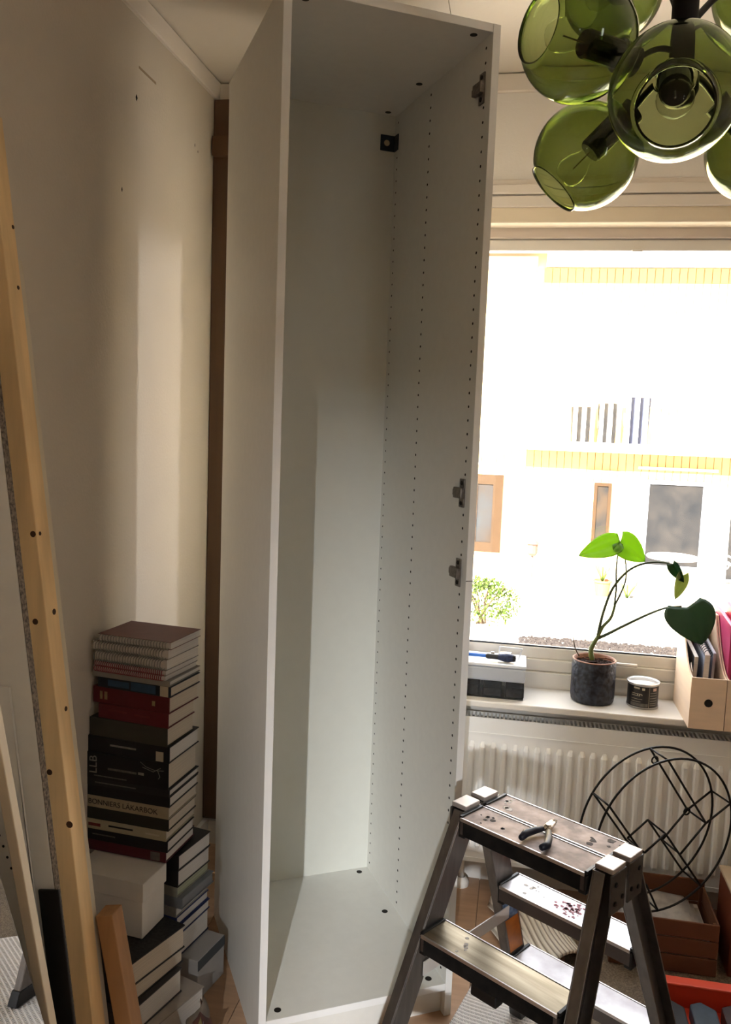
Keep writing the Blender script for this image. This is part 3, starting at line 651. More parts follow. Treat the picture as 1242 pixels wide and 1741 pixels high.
stemg = mat('stem_green', '5d6b36', .5, var=.2, scale=40); stemd = mat('stem_dark', '3f4a2c', .5, var=.2, scale=40)
def PL(*q): return [Yp(a, b, PY+(c if c else 0)) for a, b, *c_ in q for c in [c_[0] if c_ else 0]]
def smooth_pts(P, n=6):
    P = [np.array(p) for p in P]; P = [2*P[0]-P[1]]+P+[2*P[-1]-P[-2]]; out = []
    for i in range(1, len(P)-2):
        for k in range(n):
            t = k/n; a, b, c, d = P[i-1:i+3]
            out.append(.5*((2*b)+(-a+c)*t+(2*a-5*b+4*c-d)*t*t+(-a+3*b-3*c+d)*t**3))
    out.append(P[-2]); return out
def stem(q, r0, r1, m, name='stem'):
    P = smooth_pts(PL(*q)); n = len(P)
    MB().tube(P, [r0+(r1-r0)*i/(n-1) for i in range(n)], 8).build(name, m, pl_, smooth=True, world=True)
stem([(1006, 1122), (1004, 1108), (1007, 1097), (1016, 1083)], .0085, .0065, stemg)
stem([(1014, 1086), (1024, 1066), (1038, 1050), (1045, 1028)], .006, .004, stemg)
stem([(1045, 1028), (1054, 1010), (1062, 990), (1064, 968), (1060, 940), (1057, 925)], .003, .0018, stemd, 'petiole')
stem([(1044, 1028), (1047, 1000), (1047, 970), (1050, 940), (1053, 922)], .003, .0018, stemd, 'petiole')
stem([(1016, 1080), (1020, 1060), (1027, 1035), (1040, 1002), (1062, 975), (1085, 961), (1110, 956), (1130, 957), (1143, 960)], .0050, .0026, stemd, 'petiole')
stem([(1014, 1086), (1032, 1078), (1060, 1064), (1100, 1045), (1130, 1034, -.04), (1158, 1031, -.058)], .0055, .0028, stemd, 'petiole')
stem([(984, 1115), (978, 1104), (975, 1092), (974, 1080)], .0022, .0012, mat('dry_stem', '4a3524', .7, var=.2), 'dry_stalk')
for q in (((1028, 1118), (1036, 1122), (1046, 1126)), ((1020, 1119), (1034, 1120), (1042, 1122)), ((996, 1120), (1008, 1118), (1018, 1122)), ((990, 1117), (1000, 1121), (1012, 1119))):
    stem(q, .0018, .0012, mat('dry_root', '70452f', .8, var=.2), 'dry_root')
def leaf(base, tip, up, width, m, fold=.25, droop=.15, curl=0., heart=.16):
    base, tip, up = (np.array(k, float) for k in (base, tip, up)); d = tip-base; L = np.linalg.norm(d); d /= L
    up = up-d*(up@d); up /= np.linalg.norm(up); s = np.cross(d, up)
    def fn(u, v):
        t = u; a = (v-.5)*2
        hw = width*.5*(math.sin(math.pi*min(1, (t*.93+.07))**.62))**.75*(1 if t < 1 else 0)
        back = -heart*L*(abs(a)**1.3)*(1-t)**2
        z = fold*abs(a)*hw-droop*L*t*t+.015*L*math.sin(a*9)*(1-abs(a))*1.
        ang = curl*abs(a)
        return base+d*(t*L+back)+s*(a*hw*math.cos(ang))+up*(z-abs(a)*hw*math.sin(ang))
    return MB().grid(fn, 14, 14, .0008)
lg_ = leaf_mat('leaf_backlit', '6f9c33', 'a4cc3a'); ldk = leaf_mat('leaf_dark', '27472f', '33551f'); lpl = leaf_mat('leaf_pale', '9aa872', '8f9a5c')
def LB(mb, m): mb.build('leaf', m, pl_, smooth=True, world=True)
LB(leaf(Yp(1054, 921, PY), Yp(983, 944, PY-.01), (.10, -.80, .60), .080, lg_, .12, .04, heart=.02), lg_)
LB(leaf(Yp(1054, 920, PY+.004), Yp(1096, 955, PY+.0), (.25, -.90, .35), .088, lg_, .08, .0, heart=.14), lg_)
LB(leaf(Yp(1143, 959, PY), Yp(1162, 990, PY-.01), (-.5, -.8, .3), .036, ldk, .9, .0), ldk)
LB(leaf(Yp(1158, 978, PY-.005), Yp(1147, 1019, PY-.012), (.35, -.9, .2), .044, lpl, .5, .0), lpl)
LB(leaf(Yp(1166, 1033, PY-.06), Yp(1194, 1094, PY-.125), (.02, -.80, .58), .150, ldk, .07, .08, heart=.16), ldk)
# paint tin
cp = np.array([.413, 2.655, SZ]); tin = thing('paint_tin', 'small dark paint tin with pale lid on the sill', 'tin', tuple(cp))
MB().lathe([(0, 0), (.046, 0), (.0475, .002), (.0475, .006)], 36).build('base_rim', mat('tin_rim', 'a7a5a3', .3, metal=.9, var=.1), tin, smooth=False)
bd = MB().lathe([(.046, .004), (.046, .070)], 36).build('label_band', mat('tin_label', '24211f', .4, var=.25, scale=40), tin, smooth=True)
MB().lathe([(.046, .070), (.049, .072), (.050, .076), (.048, .079), (.044, .077), (.041, .074), (.040, .077), (0, .078)], 36).build('lid', mat('tin_lid', 'cfccc8', .28, metal=.8, var=.06), tin, smooth=True)
def canmark(a0, a1, z0, z1, m):
    a0 += -1.57; a1 += -1.57
    v = []
    n = 5; mb = MB(); r = .0464
    for i in range(n+1):
        a = a0+(a1-a0)*i/n; mb.v += [(r*math.cos(a), r*math.sin(a), z0), (r*math.cos(a), r*math.sin(a), z1)]
    for i in range(n): mb.f.append((2*i, 2*i+2, 2*i+3, 2*i+1))
    sub('print', mb, m, bd)
for q in ((-.75, -.35, .062, .067), (-.2, -.02, .059, .066), (-.9, -.2, .046, .0475), (-.9, -.3, .040, .0415), (-.5, -.44, .042, .046), (-.36, -.30, .042, .046), (-.22, -.16, .042, .046), (-.9, -.15, .030, .031), (-.9, -.25, .022, .023)):
    canmark(*q, cream_p)
for z in (.05, .042, .034, .026, .018, .012): canmark(.35, .9, z, z+.002, prt)
canmark(.55, .85, .057, .066, mat('tin_badge', 'c9a79a', .5, var=.1)); canmark(.27, .29, .006, .069, cream_p); canmark(-.95, .22, .008, .018, prtg)
# white pencil-like rod behind the pot
MB().tube([(.30, 2.722, .7365), (.40, 2.722, .7365)], .006, 10).build('window_lever', wht_m, None, smooth=True, label='short white rod lying on the window frame behind the plant pot', cat='rod')
# plastic organizer
og = thing('organizer_box', 'clear plastic organizer box with dark contents on the sill by the wardrobe', 'organizer', (-.10, 2.62, SZ))
clr = mat('clear_plastic', 'f2f5fa', .04, trans=.97, ior=1.04)
ox0, ox1, oy0, oy1 = -.33, .050, 2.585, 2.715
def OB(mb, n, m, bev=.003, par=og, **k): return mb.build(n, m, par, bevel=bev, world=True, **k)
OB(MB().box(ox0, ox1, oy0, oy1, SZ, SZ+.003).box(ox0, ox1, oy0, oy0+.0025, SZ+.003, SZ+.052).box(ox0, ox1, oy1-.0025, oy1, SZ+.003, SZ+.052).box(ox1-.0025, ox1, oy0+.0025, oy1-.0025, SZ+.003, SZ+.052).box(ox0, ox0+.0025, oy0+.0025, oy1-.0025, SZ+.003, SZ+.052), 'tray', clr, 0)
OB(MB().box(ox0, ox1+.003, oy0-.002, oy1, SZ+.054, SZ+.098), 'upper_case', mat('frosted_plastic', 'e6ecf6', .3, trans=.55, ior=1.1), .006)
OB(MB().box(ox0, ox1+.005, oy0-.003, oy1, SZ+.099, SZ+.110), 'lid', mat('frosted_lid', 'e8ebf0', .3, trans=.2, var=.03), .004)
for k in range(5): OB(MB().box(ox0+.04+k*.07, ox0+.042+k*.07, oy0+.003, oy1-.003, SZ+.004, SZ+.05), 'divider', clr, 0)
for k in range(4): OB(MB().box(ox0+.115+k*.07, ox0+.172+k*.07, oy0+.006, oy1-.008, SZ+.004, SZ+.030+.006*(k % 2)), 'hardware_pack', mat('dark_hardware', '1e1d1f', .5, c2='3a3a3e', scale=120, bump=.5), .003)
OB(MB().tube([(.030, 2.66, SZ+.110), (.040, 2.655, SZ+.145)], .0022, 6).tube([(.040, 2.655, SZ+.145), (-.03, 2.66, SZ+.146)], .0022, 6).tube([(-.03, 2.66, SZ+.146), (-.033, 2.662, SZ+.110)], .0022, 6), 'bail_handle', mat('white_wire', 'd5d7da', .3, metal=.3, var=.05), 0)
# screwdriver
OZ = SZ+.1105
sd = thing('screwdriver', 'blue and black screwdriver lying on the clear organizer', 'screwdriver', (-.05, 2.615, OZ))
P0, P1 = np.array([.022, 2.612, OZ+.0135]), np.array([-.30, 2.628, OZ+.0135]); dv = (P1-P0)/np.linalg.norm(P1-P0)
MB().lathe([(0, 0), (.0095, .001), (.0115, .008), (.0112, .010)], 18, P0, dv).build('end_cap', plastic_m, sd, smooth=True, world=True)
MB().lathe([(.011, .010), (.0135, .022), (.0132, .034), (.010, .050), (.0085, .056)], 18, P0, dv).build('grip', mat('grip_blue', '232f52', .55, c2='151d36', scale=140, bump=.5), sd, smooth=True, world=True)
MB().lathe([(.0085, .056), (.008, .065), (.0085, .088), (.007, .092), (.004, .094)], 18, P0, dv).build('collar', plastic_m, sd, smooth=True, world=True)
MB().lathe([(.0052, .094), (.0052, .25), (.002, .255)], 12, P0, dv).build('shaft', mat('blue_shaft', '2f6cc4', .4, var=.1), sd, smooth=True, world=True)
# adjustable wrench
wr_ = thing('wrench', 'small silver adjustable wrench lying behind the screwdriver', 'wrench', (-.06, 2.67, OZ))
chr_ = mat('chrome', 'b9bbc0', .25, metal=1., var=.12, scale=40)
MB().prism([(-.03, 2.672, OZ), (-.03, 2.684, OZ), (-.20, 2.690, OZ), (-.20, 2.672, OZ)], (0, 0, .006)).build('handle', chr_, wr_, world=True, bevel=.001)
MB().prism([(-.035, 2.668, OZ), (-.010, 2.664, OZ), (.006, 2.670, OZ), (.002, 2.682, OZ), (.008, 2.694, OZ), (-.012, 2.698, OZ), (-.035, 2.690, OZ)], (0, 0, .011)).build('jaw', chr_, wr_, world=True, bevel=.001)
MB().lathe([(.006, -.005), (.006, .005)], 12, (-.052, 2.679, OZ+.0065), (1, 0, 0)).build('knurl', chr_, wr_, world=True)
# magazine files
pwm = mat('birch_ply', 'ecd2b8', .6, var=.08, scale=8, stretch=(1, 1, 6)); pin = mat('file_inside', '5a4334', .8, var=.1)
def filebox(name, label, x0, x1, y0, y1, zf, zb, hole):
    t = thing(name, label, 'file box', ((x0+x1)/2, (y0+y1)/2, SZ)); k = .004
    def side(x):
        prof = [(x, y0, SZ), (x, y1, SZ), (x, y1, zb), (x, y1-.05, zb)]
        for i in range(0, 11):
            a = i/10; yy = (y1-.06)+(y0-y1+.06)*a; zz = zf+(zb-zf)*(1-a)**2.0*1.0; prof.append((x, yy, zz))
        return MB().prism(prof, (k, 0, 0))
    side(x0).build('side', pwm, t, world=True); side(x1-k).build('side', pwm, t, world=True)
    fr = MB().box(x0+k, x1-k, y0, y0+k, SZ, zf).build('front', pwm, t, world=True)
    MB().box(x0+k, x1-k, y1-k, y1, SZ, zb).build('back', pin, t, world=True)
    MB().box(x0+k, x1-k, y0+k, y1-k, SZ, SZ+k).build('base', pin, t, world=True)
    if hole: MB().lathe([(.0115, 0), (.0115, .0006), (0, .0006)], 24, ((x0+x1)/2+.002, y0, SZ+.078), (0, -1, 0)).build('finger_hole', dark_m, t, world=True)
    return t
fx0, fx1, fy0, fy1 = .517, .613, 2.480, 2.726
filebox('magazine_file', 'pale plywood magazine file with a round finger hole on the sill', fx0, fx1, fy0, fy1, .783, .93, True)
filebox('magazine_file', 'second pale plywood magazine file holding pink folders, at the frame edge', fx1+.002, fx1+.098, fy0, fy1, .783, .93, False)
def sheet(name, label, cat, x, th, y0, y1, z0, z1, m, tilt=0., pm_=None):
    t = thing(name, label, cat, (x, (y0+y1)/2, z0))
    v = [(x, y0, z0), (x+th, y0, z0), (x+th, y1, z0), (x, y1, z0), (x+tilt, y0, z1), (x+th+tilt, y0, z1), (x+th+tilt, y1, z1+.02), (x+tilt, y1, z1+.02)]
    MB().quadbox(v).build('cover', m, t, world=True, bevel=.0008)
    if pm_:
        v2 = [(a+(.0008 if i in (0, 3, 4, 7) else -.0008), b+(-.0015 if i in (0, 1, 4, 5) else 0), c+(0 if i < 4 else .001)) for i, (a, b, c) in enumerate(v)]
        MB().quadbox(v2).build('pages', pm_, t, world=True)
    return t
z_in = SZ+.0045
sheet('notebook', 'black notebook standing in the plywood file with the finger hole', 'notebook', .528, .012, 2.55, 2.70, z_in, .825, cm('nb_black', '15161a'), .006, page2_m)
nb = sheet('notebook', 'grey wire-bound notebook standing upright in the plywood file', 'notebook', .556, .016, 2.54, 2.70, z_in, .835, cm('nb_grey', '9aa0b4'), .004, page2_m)
sp_ = MB()
for k in range(10):
    yy = 2.545+k*.0155; c = np.array([.570, yy, .838+.002*k]); sp_.tube([c+np.array([.011*math.cos(a), 0, .011*math.sin(a)]) for a in np.linspace(0, 2*math.pi, 13)[:-1]], .0012, 5, closed=True)
sp_.build('spiral_wire', mat('dark_wire', '33353b', .4, metal=.6, var=.1), nb, smooth=True, world=True)
sheet('notebook', 'slim white and black notebook leaning at the right in the plywood file', 'notebook', .582, .008, 2.56, 2.70, z_in, .838, cm('nb_slim', 'b7bac4'), .006, None)
sheet('card', 'white torn paper card low in the plywood file', 'card', .524, .002, 2.515, 2.545, z_in, .790, cm('cardw', 'cdbfae'), 0, None)
pk = mat('pink_folder', 'b83a6c', .4, var=.12, scale=12); rd = mat('coral_folder', 'd8425c', .4, var=.1, scale=12); bl = mat('blue_folder', '3f86c4', .4, var=.1, scale=12)
sheet('folder', 'pink plastic folder nearest the plant in the second plywood file', 'folder', .6235, .009, 2.52, 2.715, z_in, .930, pk, -.003)
sheet('folder', 'pink plastic folder with light edge, behind the first pink one', 'folder', .634, .010, 2.505, 2.715, z_in, .915, mat('pink_folder_b', 'c24a7c', .4, var=.12, scale=12), .0)
sheet('folder', 'coral red folder beside the pink ones in the second plywood file', 'folder', .650, .010, 2.60, 2.715, z_in, .945, rd, .0)
sheet('folder', 'bright blue folder at the back of the second plywood file', 'folder', .668, .010, 2.62, 2.715, z_in, .955, bl, .0)

# ------------------------------------------------------------------ things on the floor, right
# cardboard box with papers
cbm = mat('brown_card', '6b432c', .8, var=.12, scale=10, bump=.1)
bx0, bx1, by0, by1, bh = .318, .600, 2.285, 2.490, .150
cbx = thing('cardboard_box', 'brown slatted box full of papers below the radiator', 'box', ((bx0+bx1)/2, (by0+by1)/2, 0))
for k in range(3):
    z0 = .004+k*.050
    MB().box(bx0, bx1, by0, by0+.006, z0, z0+.047).build('slat', cbm, cbx, world=True, bevel=.002)
    MB().box(bx0, bx1, by1-.006, by1, z0, z0+.047+(.02 if k == 2 else 0)).build('slat', cbm, cbx, world=True, bevel=.002)
    for x in (bx0, bx1-.006): MB().box(x, x+.006, by0+.006, by1-.006, z0, z0+.047).build('slat', cbm, cbx, world=True, bevel=.002)
MB().box(bx0, bx1, by0+.006, by1-.006, 0, .006).build('base', cbm, cbx, world=True)
for sx in (bx0+.008, bx1-.016):
    for yy in (by0+.007, by1-.015): MB().box(sx, sx+.008, yy, yy+.008, .006, .150).build('corner_post', cbm, cbx, world=True)
prn = mat('printed_paper', 'b9b5b0', .8, c2='9a9694', scale=26)
for k in range(4):
    def ps(u, v, k=k): return (bx0+.02+(.236-.012*k)*u, by0+.012+.008*k+.14*v, .106+.006*k+.006*math.sin(3*u+1)*v+.008*v)
    MB().grid(ps, 8, 6, .001).build('paper_sheet', prn, None, smooth=True, label=('lowest sheet of printed paper in the brown box', 'printed paper sheet second from the bottom in the brown box', 'printed paper sheet just under the top one in the brown box', 'topmost printed paper sheet in the brown box')[k], cat='paper', group='papers in the brown box')
MB().box(bx0+.018, bx1-.02, by0+.016, by1-.016, .0065, .100).build('paper_stack', page2_m, label='thick stack of papers filling the brown box', cat='paper')
b2 = thing('carton', 'rust brown carton cut by the right edge of the frame', 'carton', (.76, 2.36, 0))
MB().box(.632, .90, 2.30, 2.46, 0, .225).build('body', mat('rust_card', '74381f', .7, var=.12, scale=8), b2, world=True, bevel=.003)
MB().box(.629, .903, 2.297, 2.463, .226, .236).build('lid', mat('lid_pale', 'c9b79f', .7, var=.06), b2, world=True, bevel=.002)
# red tool tray
rt = thing('tool_tray', 'shallow orange-red plastic tool tray at the lower right', 'tray', (.56, 2.05, 0))
redm = mat('orange_red_plastic', 'd2492f', .42, var=.06, scale=14)
tx0, tx1, ty0, ty1, tz = .378, .80, 1.92, 2.165, .070
def ring(x0, x1, y0, y1, z0, z1, w_): return MB().box(x0, x1, y0, y0+w_, z0, z1).box(x0, x1, y1-w_, y1, z0, z1).box(x0, x0+w_, y0+w_, y1-w_, z0, z1).box(x1-w_, x1, y0+w_, y1-w_, z0, z1)
ring(tx0, tx1, ty0, ty1, tz-.008, tz, .034).build('rim', redm, rt, world=True, bevel=.004)
ring(tx0+.022, tx1-.022, ty0+.022, ty1-.022, .004, tz-.008, .006).build('wall', redm, rt, world=True)
MB().box(tx0+.022, tx1-.022, ty0+.022, ty1-.022, 0, .004).build('bottom', redm, rt, world=True)
for k, (c, lab) in enumerate((('15171c', 'black drill case in the orange-red tray'), ('34414d', 'blue-grey drill bit holder in the orange-red tray'), ('2c1512', 'dark maroon pouch in the orange-red tray'), ('58231a', 'rust red cable reel in the orange-red tray'))):
    x = tx0+.04+k*.075
    if k == 3: MB().lathe([(0, 0), (.03, 0), (.03, .008), (.018, .010), (.018, .032), (.03, .034), (.03, .042), (0, .042)], 20, (x+.032, 2.03, .0045)).build('cable_reel', mat('content_%d' % k, c, .5, var=.3, scale=40), smooth=False, label=lab, cat='reel')
    else: MB().prism([(x, 1.97, .0045), (x+.062, 1.965, .0045), (x+.064, 2.09, .0045), (x+.03, 2.115, .0045), (x+.002, 2.10, .0045)], (0, 0, .034+.004*k)).build(('drill_case', 'bit_holder', 'pouch')[k], mat('content_%d' % k, c, .5, var=.3, scale=40), bevel=.004, label=lab, cat=('case', 'holder', 'pouch')[k])
# carpet and rug
MB().box(.20, 2.1, .9, 2.55, .0002, .0072).build('carpet', mat('grey_brown_carpet', '8a7c6a', .95, c2='655a4c', scale=220, bump=.8), world=True, label='flat grey-brown carpet below the tray and the brown box', cat='carpet')
wfm = waffle_mat('waffle_weave', 'efeae5', '8f8a85', 90, 112); ribm = waffle_mat('ribbed_weave', 'ece4d6', 'a3988a', 34, 13, ribs=True)
def rugf(u, v):
    # corners measured on the floor: left edge runs along the wardrobe front
    a, b, c, d = np.array([-.42, .75]), np.array([.75, .65]), np.array([.195, 2.02]), np.array([-.050, 2.095])
    p = (a*(1-u)+b*u)*(1-v)+(d*(1-u)+c*u)*v
    e = min(u, 1-u, v, 1-v)
    z = .0115+.012*math.exp(-(u/.035)**2)*math.sin(math.pi*min(1, v*1.02))+.0012*math.sin(9*u+4*v)*min(1, e*8)
    return (p[0], p[1], min(z, .0130) if u > .12 else z)
MB().grid(rugf, 40, 44, .0025).build('rug', wfm, smooth=True, label='off-white waffle-weave rug under the step ladder', cat='rug')
fold = thing('folded_rug', 'cream ribbed rug folded over itself behind the ladder', 'rug', (.2, 2.35, 0))
def f1(u, v):
    a = np.array([.045+.165*u, 2.530-.32*u]); w_ = np.array([.80, .60])
    s = (v-.5)*2
    return (a[0]+w_[0]*.085*s+.012*math.sin(5*u), a[1]+w_[1]*.085*s, .010+.078*(1-s*s)**.7*(1-.25*u)+.004*math.sin(6*u+2*v))
MB().grid(f1, 20, 16, .008).build('upper_fold', ribm, fold, smooth=True, world=True)
def f2(u, v):
    s = (v-.5)*2
    a = np.array([.035+.15*u, 2.40-.30*u]); w_ = np.array([.75, .65])
    return (a[0]+w_[0]*.06*s, a[1]+w_[1]*.06*s, .010+.034*(1-s*s)**.6*math.sin(math.pi*(.08+.84*u))**.4+.003*math.sin(8*u))
MB().grid(f2, 18, 12, .007).build('lower_fold', waffle_mat('plain_weave', 'e8e1d5', 'bcb3a5', 20, 7, ribs=True), fold, smooth=True, world=True)

# ------------------------------------------------------------------ round wire shelf
RR = .222
cA = Dp(1100, 1402, 2.36); cB = Dp(1130, 1426, 2.29)
nn = cB-cA; nn[2] -= .0; nn /= np.linalg.norm(nn)
ex = np.cross([0, 0, 1.], nn); ex = -ex if ex[0] < 0 else ex; ex /= np.linalg.norm(ex); ey = np.cross(nn, ex); ey = -ey if ey[2] < 0 else ey
zl = min(cA[2], cB[2])-RR
rk = thing('wire_shelf', 'round black wire wall shelf leaning against the radiator', 'shelf', (cA[0], cA[1], zl))
def Q(c, a, b): return c+ex*a*RR+ey*b*RR
for c in (cA, cB):
    MB().tube([Q(c, math.cos(t), math.sin(t)) for t in np.linspace(0, 2*math.pi, 65)[:-1]], .0032, 8, closed=True).build('ring', steel_m, rk, smooth=True, world=True)
segs_ = {'shelf_rail': [((-.865, .50), (-.30, -.20)), ((-.09, .995), (.60, .09)), ((0, .03), (.64, -.765)), ((-.20, -.62), (.02, -.998))],
         'cross_rail': [((-.28, -.18), (0, .03)), ((.26, -.28), (.60, .09)), ((.60, .09), (.95, .31))]}
for nme, L_ in segs_.items():
    for a, b in L_:
        for c in (cA, cB): MB().tube([Q(c, *a), Q(c, *b)], .0030, 6).build(nme, steel_m, rk, smooth=True, world=True)
        for q in (a, b):
            MB().tube([Q(cA, *q), Q(cB, *q)], .0026, 6).build('depth_rod', steel_m, rk, smooth=True, world=True)
for q in ((-.02, .90), (.57, .14)):
    c = Q(cA, *q)+nn*.006; MB().tube([c+ex*.010*math.cos(t)+ey*(.010*math.sin(t)-.012) for t in np.linspace(0, 2*math.pi, 17)[:-1]], .0024, 6, closed=True).build('hook', steel_m, rk, smooth=True, world=True)

# ------------------------------------------------------------------ ceiling lamp
lamp = thing('ceiling_lamp', 'black ceiling lamp with several open green glass globes', 'lamp', (.195, 1.325, 1.90))
SX, SY = .195, 1.325
blk = mat('lamp_black', '0f0e0e', .45, metal=.2, var=.2, scale=30)
MB().tube([(SX, SY, HC-.03), (SX, SY, 2.0)], .0185, 20).lathe([(.0185, 2.005), (.026, 1.99), (.027, 1.965), (.018, 1.945), (0, 1.94)], 20, (SX, SY, 0)).build('stem', blk, lamp, smooth=True, world=True)
MB().lathe([(.0, HC), (.06, HC), (.058, HC-.02), (.03, HC-.04), (.0185, HC-.045)], 28, (SX, SY, 0)).build('canopy', blk, lamp, smooth=True, world=True)
green = glass_volume('green_glass', (.49, .60, .12, 1), 680)
gcol = pane_mat('bulb_glass', (.93, .93, .9, 1))
GR = .080
def globe(c, ax, arm_z, bulb=True):
    c = np.array(c, float); ax = np.array(ax, float); ax /= np.linalg.norm(ax)
    prof = []; R2 = GR-.0021; a0 = math.radians(34)
    for i in range(25):
        a = a0+(math.radians(165)-a0)*i/24; prof.append((GR*math.sin(a), GR*math.cos(a)))
    for i in range(25):
        a = math.radians(165)+(a0-math.radians(165))*i/24; prof.append((R2*math.sin(a), R2*math.cos(a)))
    prof.append((R2*math.sin(a0)-.0008, R2*math.cos(a0)+.0028)); prof.append((GR*math.sin(a0)+.0006, GR*math.cos(a0)+.0030))
    g = MB().lathe(prof, 48, c, ax, closed=True).build('globe', green, lamp, smooth=True, world=True)
    MB().lathe([(0, -.093), (.0225, -.093), (.0225, -.070), (.0195, -.069), (.0195, -.012), (.017, -.008), (0, -.008)], 20, c, ax).build('socket', blk, lamp, smooth=False, world=True)
    if bulb:
        MB().lathe([(.010, -.008), (.012, .002), (.020, .018), (.0225, .030), (.020, .042), (.011, .050), (0, .0525)], 20, c, ax).build('bulb', gcol, lamp, smooth=True, world=True)
        MB().tube([c-ax*.008, c+ax*.026], .0012, 6).build('filament', mat('filament', '6a5a4c', .5, metal=.5, var=.1), lamp, world=True)
    n = c-ax*.09; s0 = np.array([SX, SY, arm_z])
    m = .5*(s0+n)+np.array([0, 0, .012])
    MB().tube(smooth_pts([s0, m, n]), .0052, 8).build('arm', blk, lamp, smooth=True, world=True)
G_front = Dp(1147, 158, 1.033); G_ul = Dp(983, 70, 1.164); G_ll = Dp(995, 266, 1.31); G_lr = Dp(1290, 252, 1.30)
toc = (CC-G_front); toc /= np.linalg.norm(toc)
globe(G_front, toc-.28*CU, 1.985)
globe(G_ul, -.90*CR-.42*CF+.04*CU, 2.02)
globe(G_ll, -.70*CR-.69*CU+.12*CF, 1.99)
globe(G_lr, .70*CR-.69*CU+.12*CF, 1.99)
globe(Dp(1042, -18, 1.36), -.5*CR+.75*CF+.25*CU, 2.045)
globe(Dp(1300, -16, 1.34), .6*CR+.7*CF+.25*CU, 2.045)

# ------------------------------------------------------------------ outside
GZ = -.87
MB().box(-30, 40, 2.95, 60, GZ-.2, GZ).build('ground', mat('pale_paving', 'cfc6b8', .9, var=.1, scale=2), world=True, label='pale paved yard outside the window', cat='ground', kind='structure')
hs = thing('house', 'two-storey yellow wooden house across the yard', 'house', (1.5, 14.1, GZ))
yel = mat('yellow_paint', (.90, .72, .40), .8, var=.05, scale=2); whp = mat('white_paint', 'ece8e0', .7, var=.03)
FYH = 14.0
MB().box(-9, 8.3, FYH+.03, FYH+.3, GZ, 4.6).build('wall', yel, hs, world=True)
def boards(z0, z1):
    me = MB().box(-.057, .057, -.03, 0, z0, z1).mesh('cladding_board', yel)
    for k in range(76):
        o = bpy.data.objects.new('cladding_board', me); col.objects.link(o); o.parent = hs; o.location = (-3.2+.12*k-1.5, FYH+.03-14.1, -GZ)
boards(1.23, 3.96); boards(GZ, 1.12)
och = mat('ochre_shade', (.50, .30, .125), .8, var=.08, scale=3)  # ochre strips paint the overhang shade below ledge and eave
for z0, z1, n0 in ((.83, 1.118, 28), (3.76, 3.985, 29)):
    me = MB().box(-.054, .054, -.03, 0, z0, z1).mesh('shade_board', och)
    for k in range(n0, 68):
        o = bpy.data.objects.new('shade_board', me); col.objects.link(o); o.parent = hs; o.location = (-3.2+.12*k-1.5, FYH-.003-14.1, -GZ)
MB().box(-9, 8.3, FYH-.40, FYH+.02, 1.125, 1.18).build('ledge', whp, hs, world=True)
MB().box(.24, 8.3, FYH-.45, FYH+.1, 4.0, 4.22).build('eave', whp, hs, world=True)
MB().box(-9, .1, FYH-.35, FYH+.1, 4.0, 4.1).build('eave', whp, hs, world=True)
MB().prism([(-9, FYH-1.1, 4.22), (-9, FYH+6, 6.5), (-9, FYH+6, 6.4), (-9, FYH-1.0, 4.2)], (17.3, 0, 0)).build('roof', mat('roof_tile', '8a4a34', .8, var=.15, scale=3), hs, world=True)
dg = mat('dark_glazing', (.016, .017, .019), .8, c2=(.03, .028, .027), scale=3, spec=.05); tan = mat('tan_wood', (.055, .034, .02), .8, var=.12, scale=6, spec=.05); bgl = mat('blue_glazing', '7d90a0', .2, var=.2, scale=3)
def hwin(px0, py0, px1, py1, frame, gl, bars=1, fw=.06):
    a, b = Yp(px0, py1, FYH-.06), Yp(px1, py0, FYH-.06); x0, x1, z0, z1 = a[0], b[0], a[2], b[2]
    f = MB().box(x0, x0+fw, FYH-.07, FYH-.01, z0, z1).box(x1-fw, x1, FYH-.07, FYH-.01, z0, z1).box(x0+fw, x1-fw, FYH-.07, FYH-.01, z1-fw, z1).box(x0+fw, x1-fw, FYH-.07, FYH-.01, z0, z0+fw)
    for k in range(1, bars):
        x = x0+(x1-x0)*k/bars; f.box(x-.02, x+.02, FYH-.065, FYH-.015, z0+fw, z1-fw)
    o = f.build('window_frame', frame, hs, world=True)
    sub('pane', MB().box(x0+fw-1.5, x1-fw-1.5, FYH-.05-14.1, FYH-.04-14.1, z0+fw-GZ, z1-fw-GZ), gl, o)
    MB().box(x0-.12, x1+.12, FYH-.12, FYH-.0, z1+.16, z1+.20).build('drip_board', whp, hs, world=True)
    return o
hwin(790, 808, 856, 936, tan, mat('tan_glazing', (.04, .028, .02), .8, c2=(.035, .04, .045), scale=1.5, spec=.05), 1, .16)
hwin(1003, 822, 1040, 932, tan, mat('mid_glazing', (.022, .022, .022), .8, c2=(.06, .04, .025), scale=2.5, spec=.05), 1, .05)
hwin(1086, 820, 1204, 966, mat('grey_frame', '8d9098', .5, var=.05), dg, 1, .07)
hwin(1226, 842, 1290, 990, mat('grey_frame2', '9a9c98', .5, var=.05), dg, 1, .05)
wg = thing('blocker_wing', 'unseen dark brick wing added right of the yard to block sky light', 'house', (10.2, 8.5, GZ))  # unseen wing added to keep sky light off the side wall
MB().box(8.6, 12, 2.95, 13.6, GZ, 9.0).build('wall', mat('blocker_brick', (.10, .06, .045), .9, c2=(.06, .038, .03), scale=14), wg, world=True)
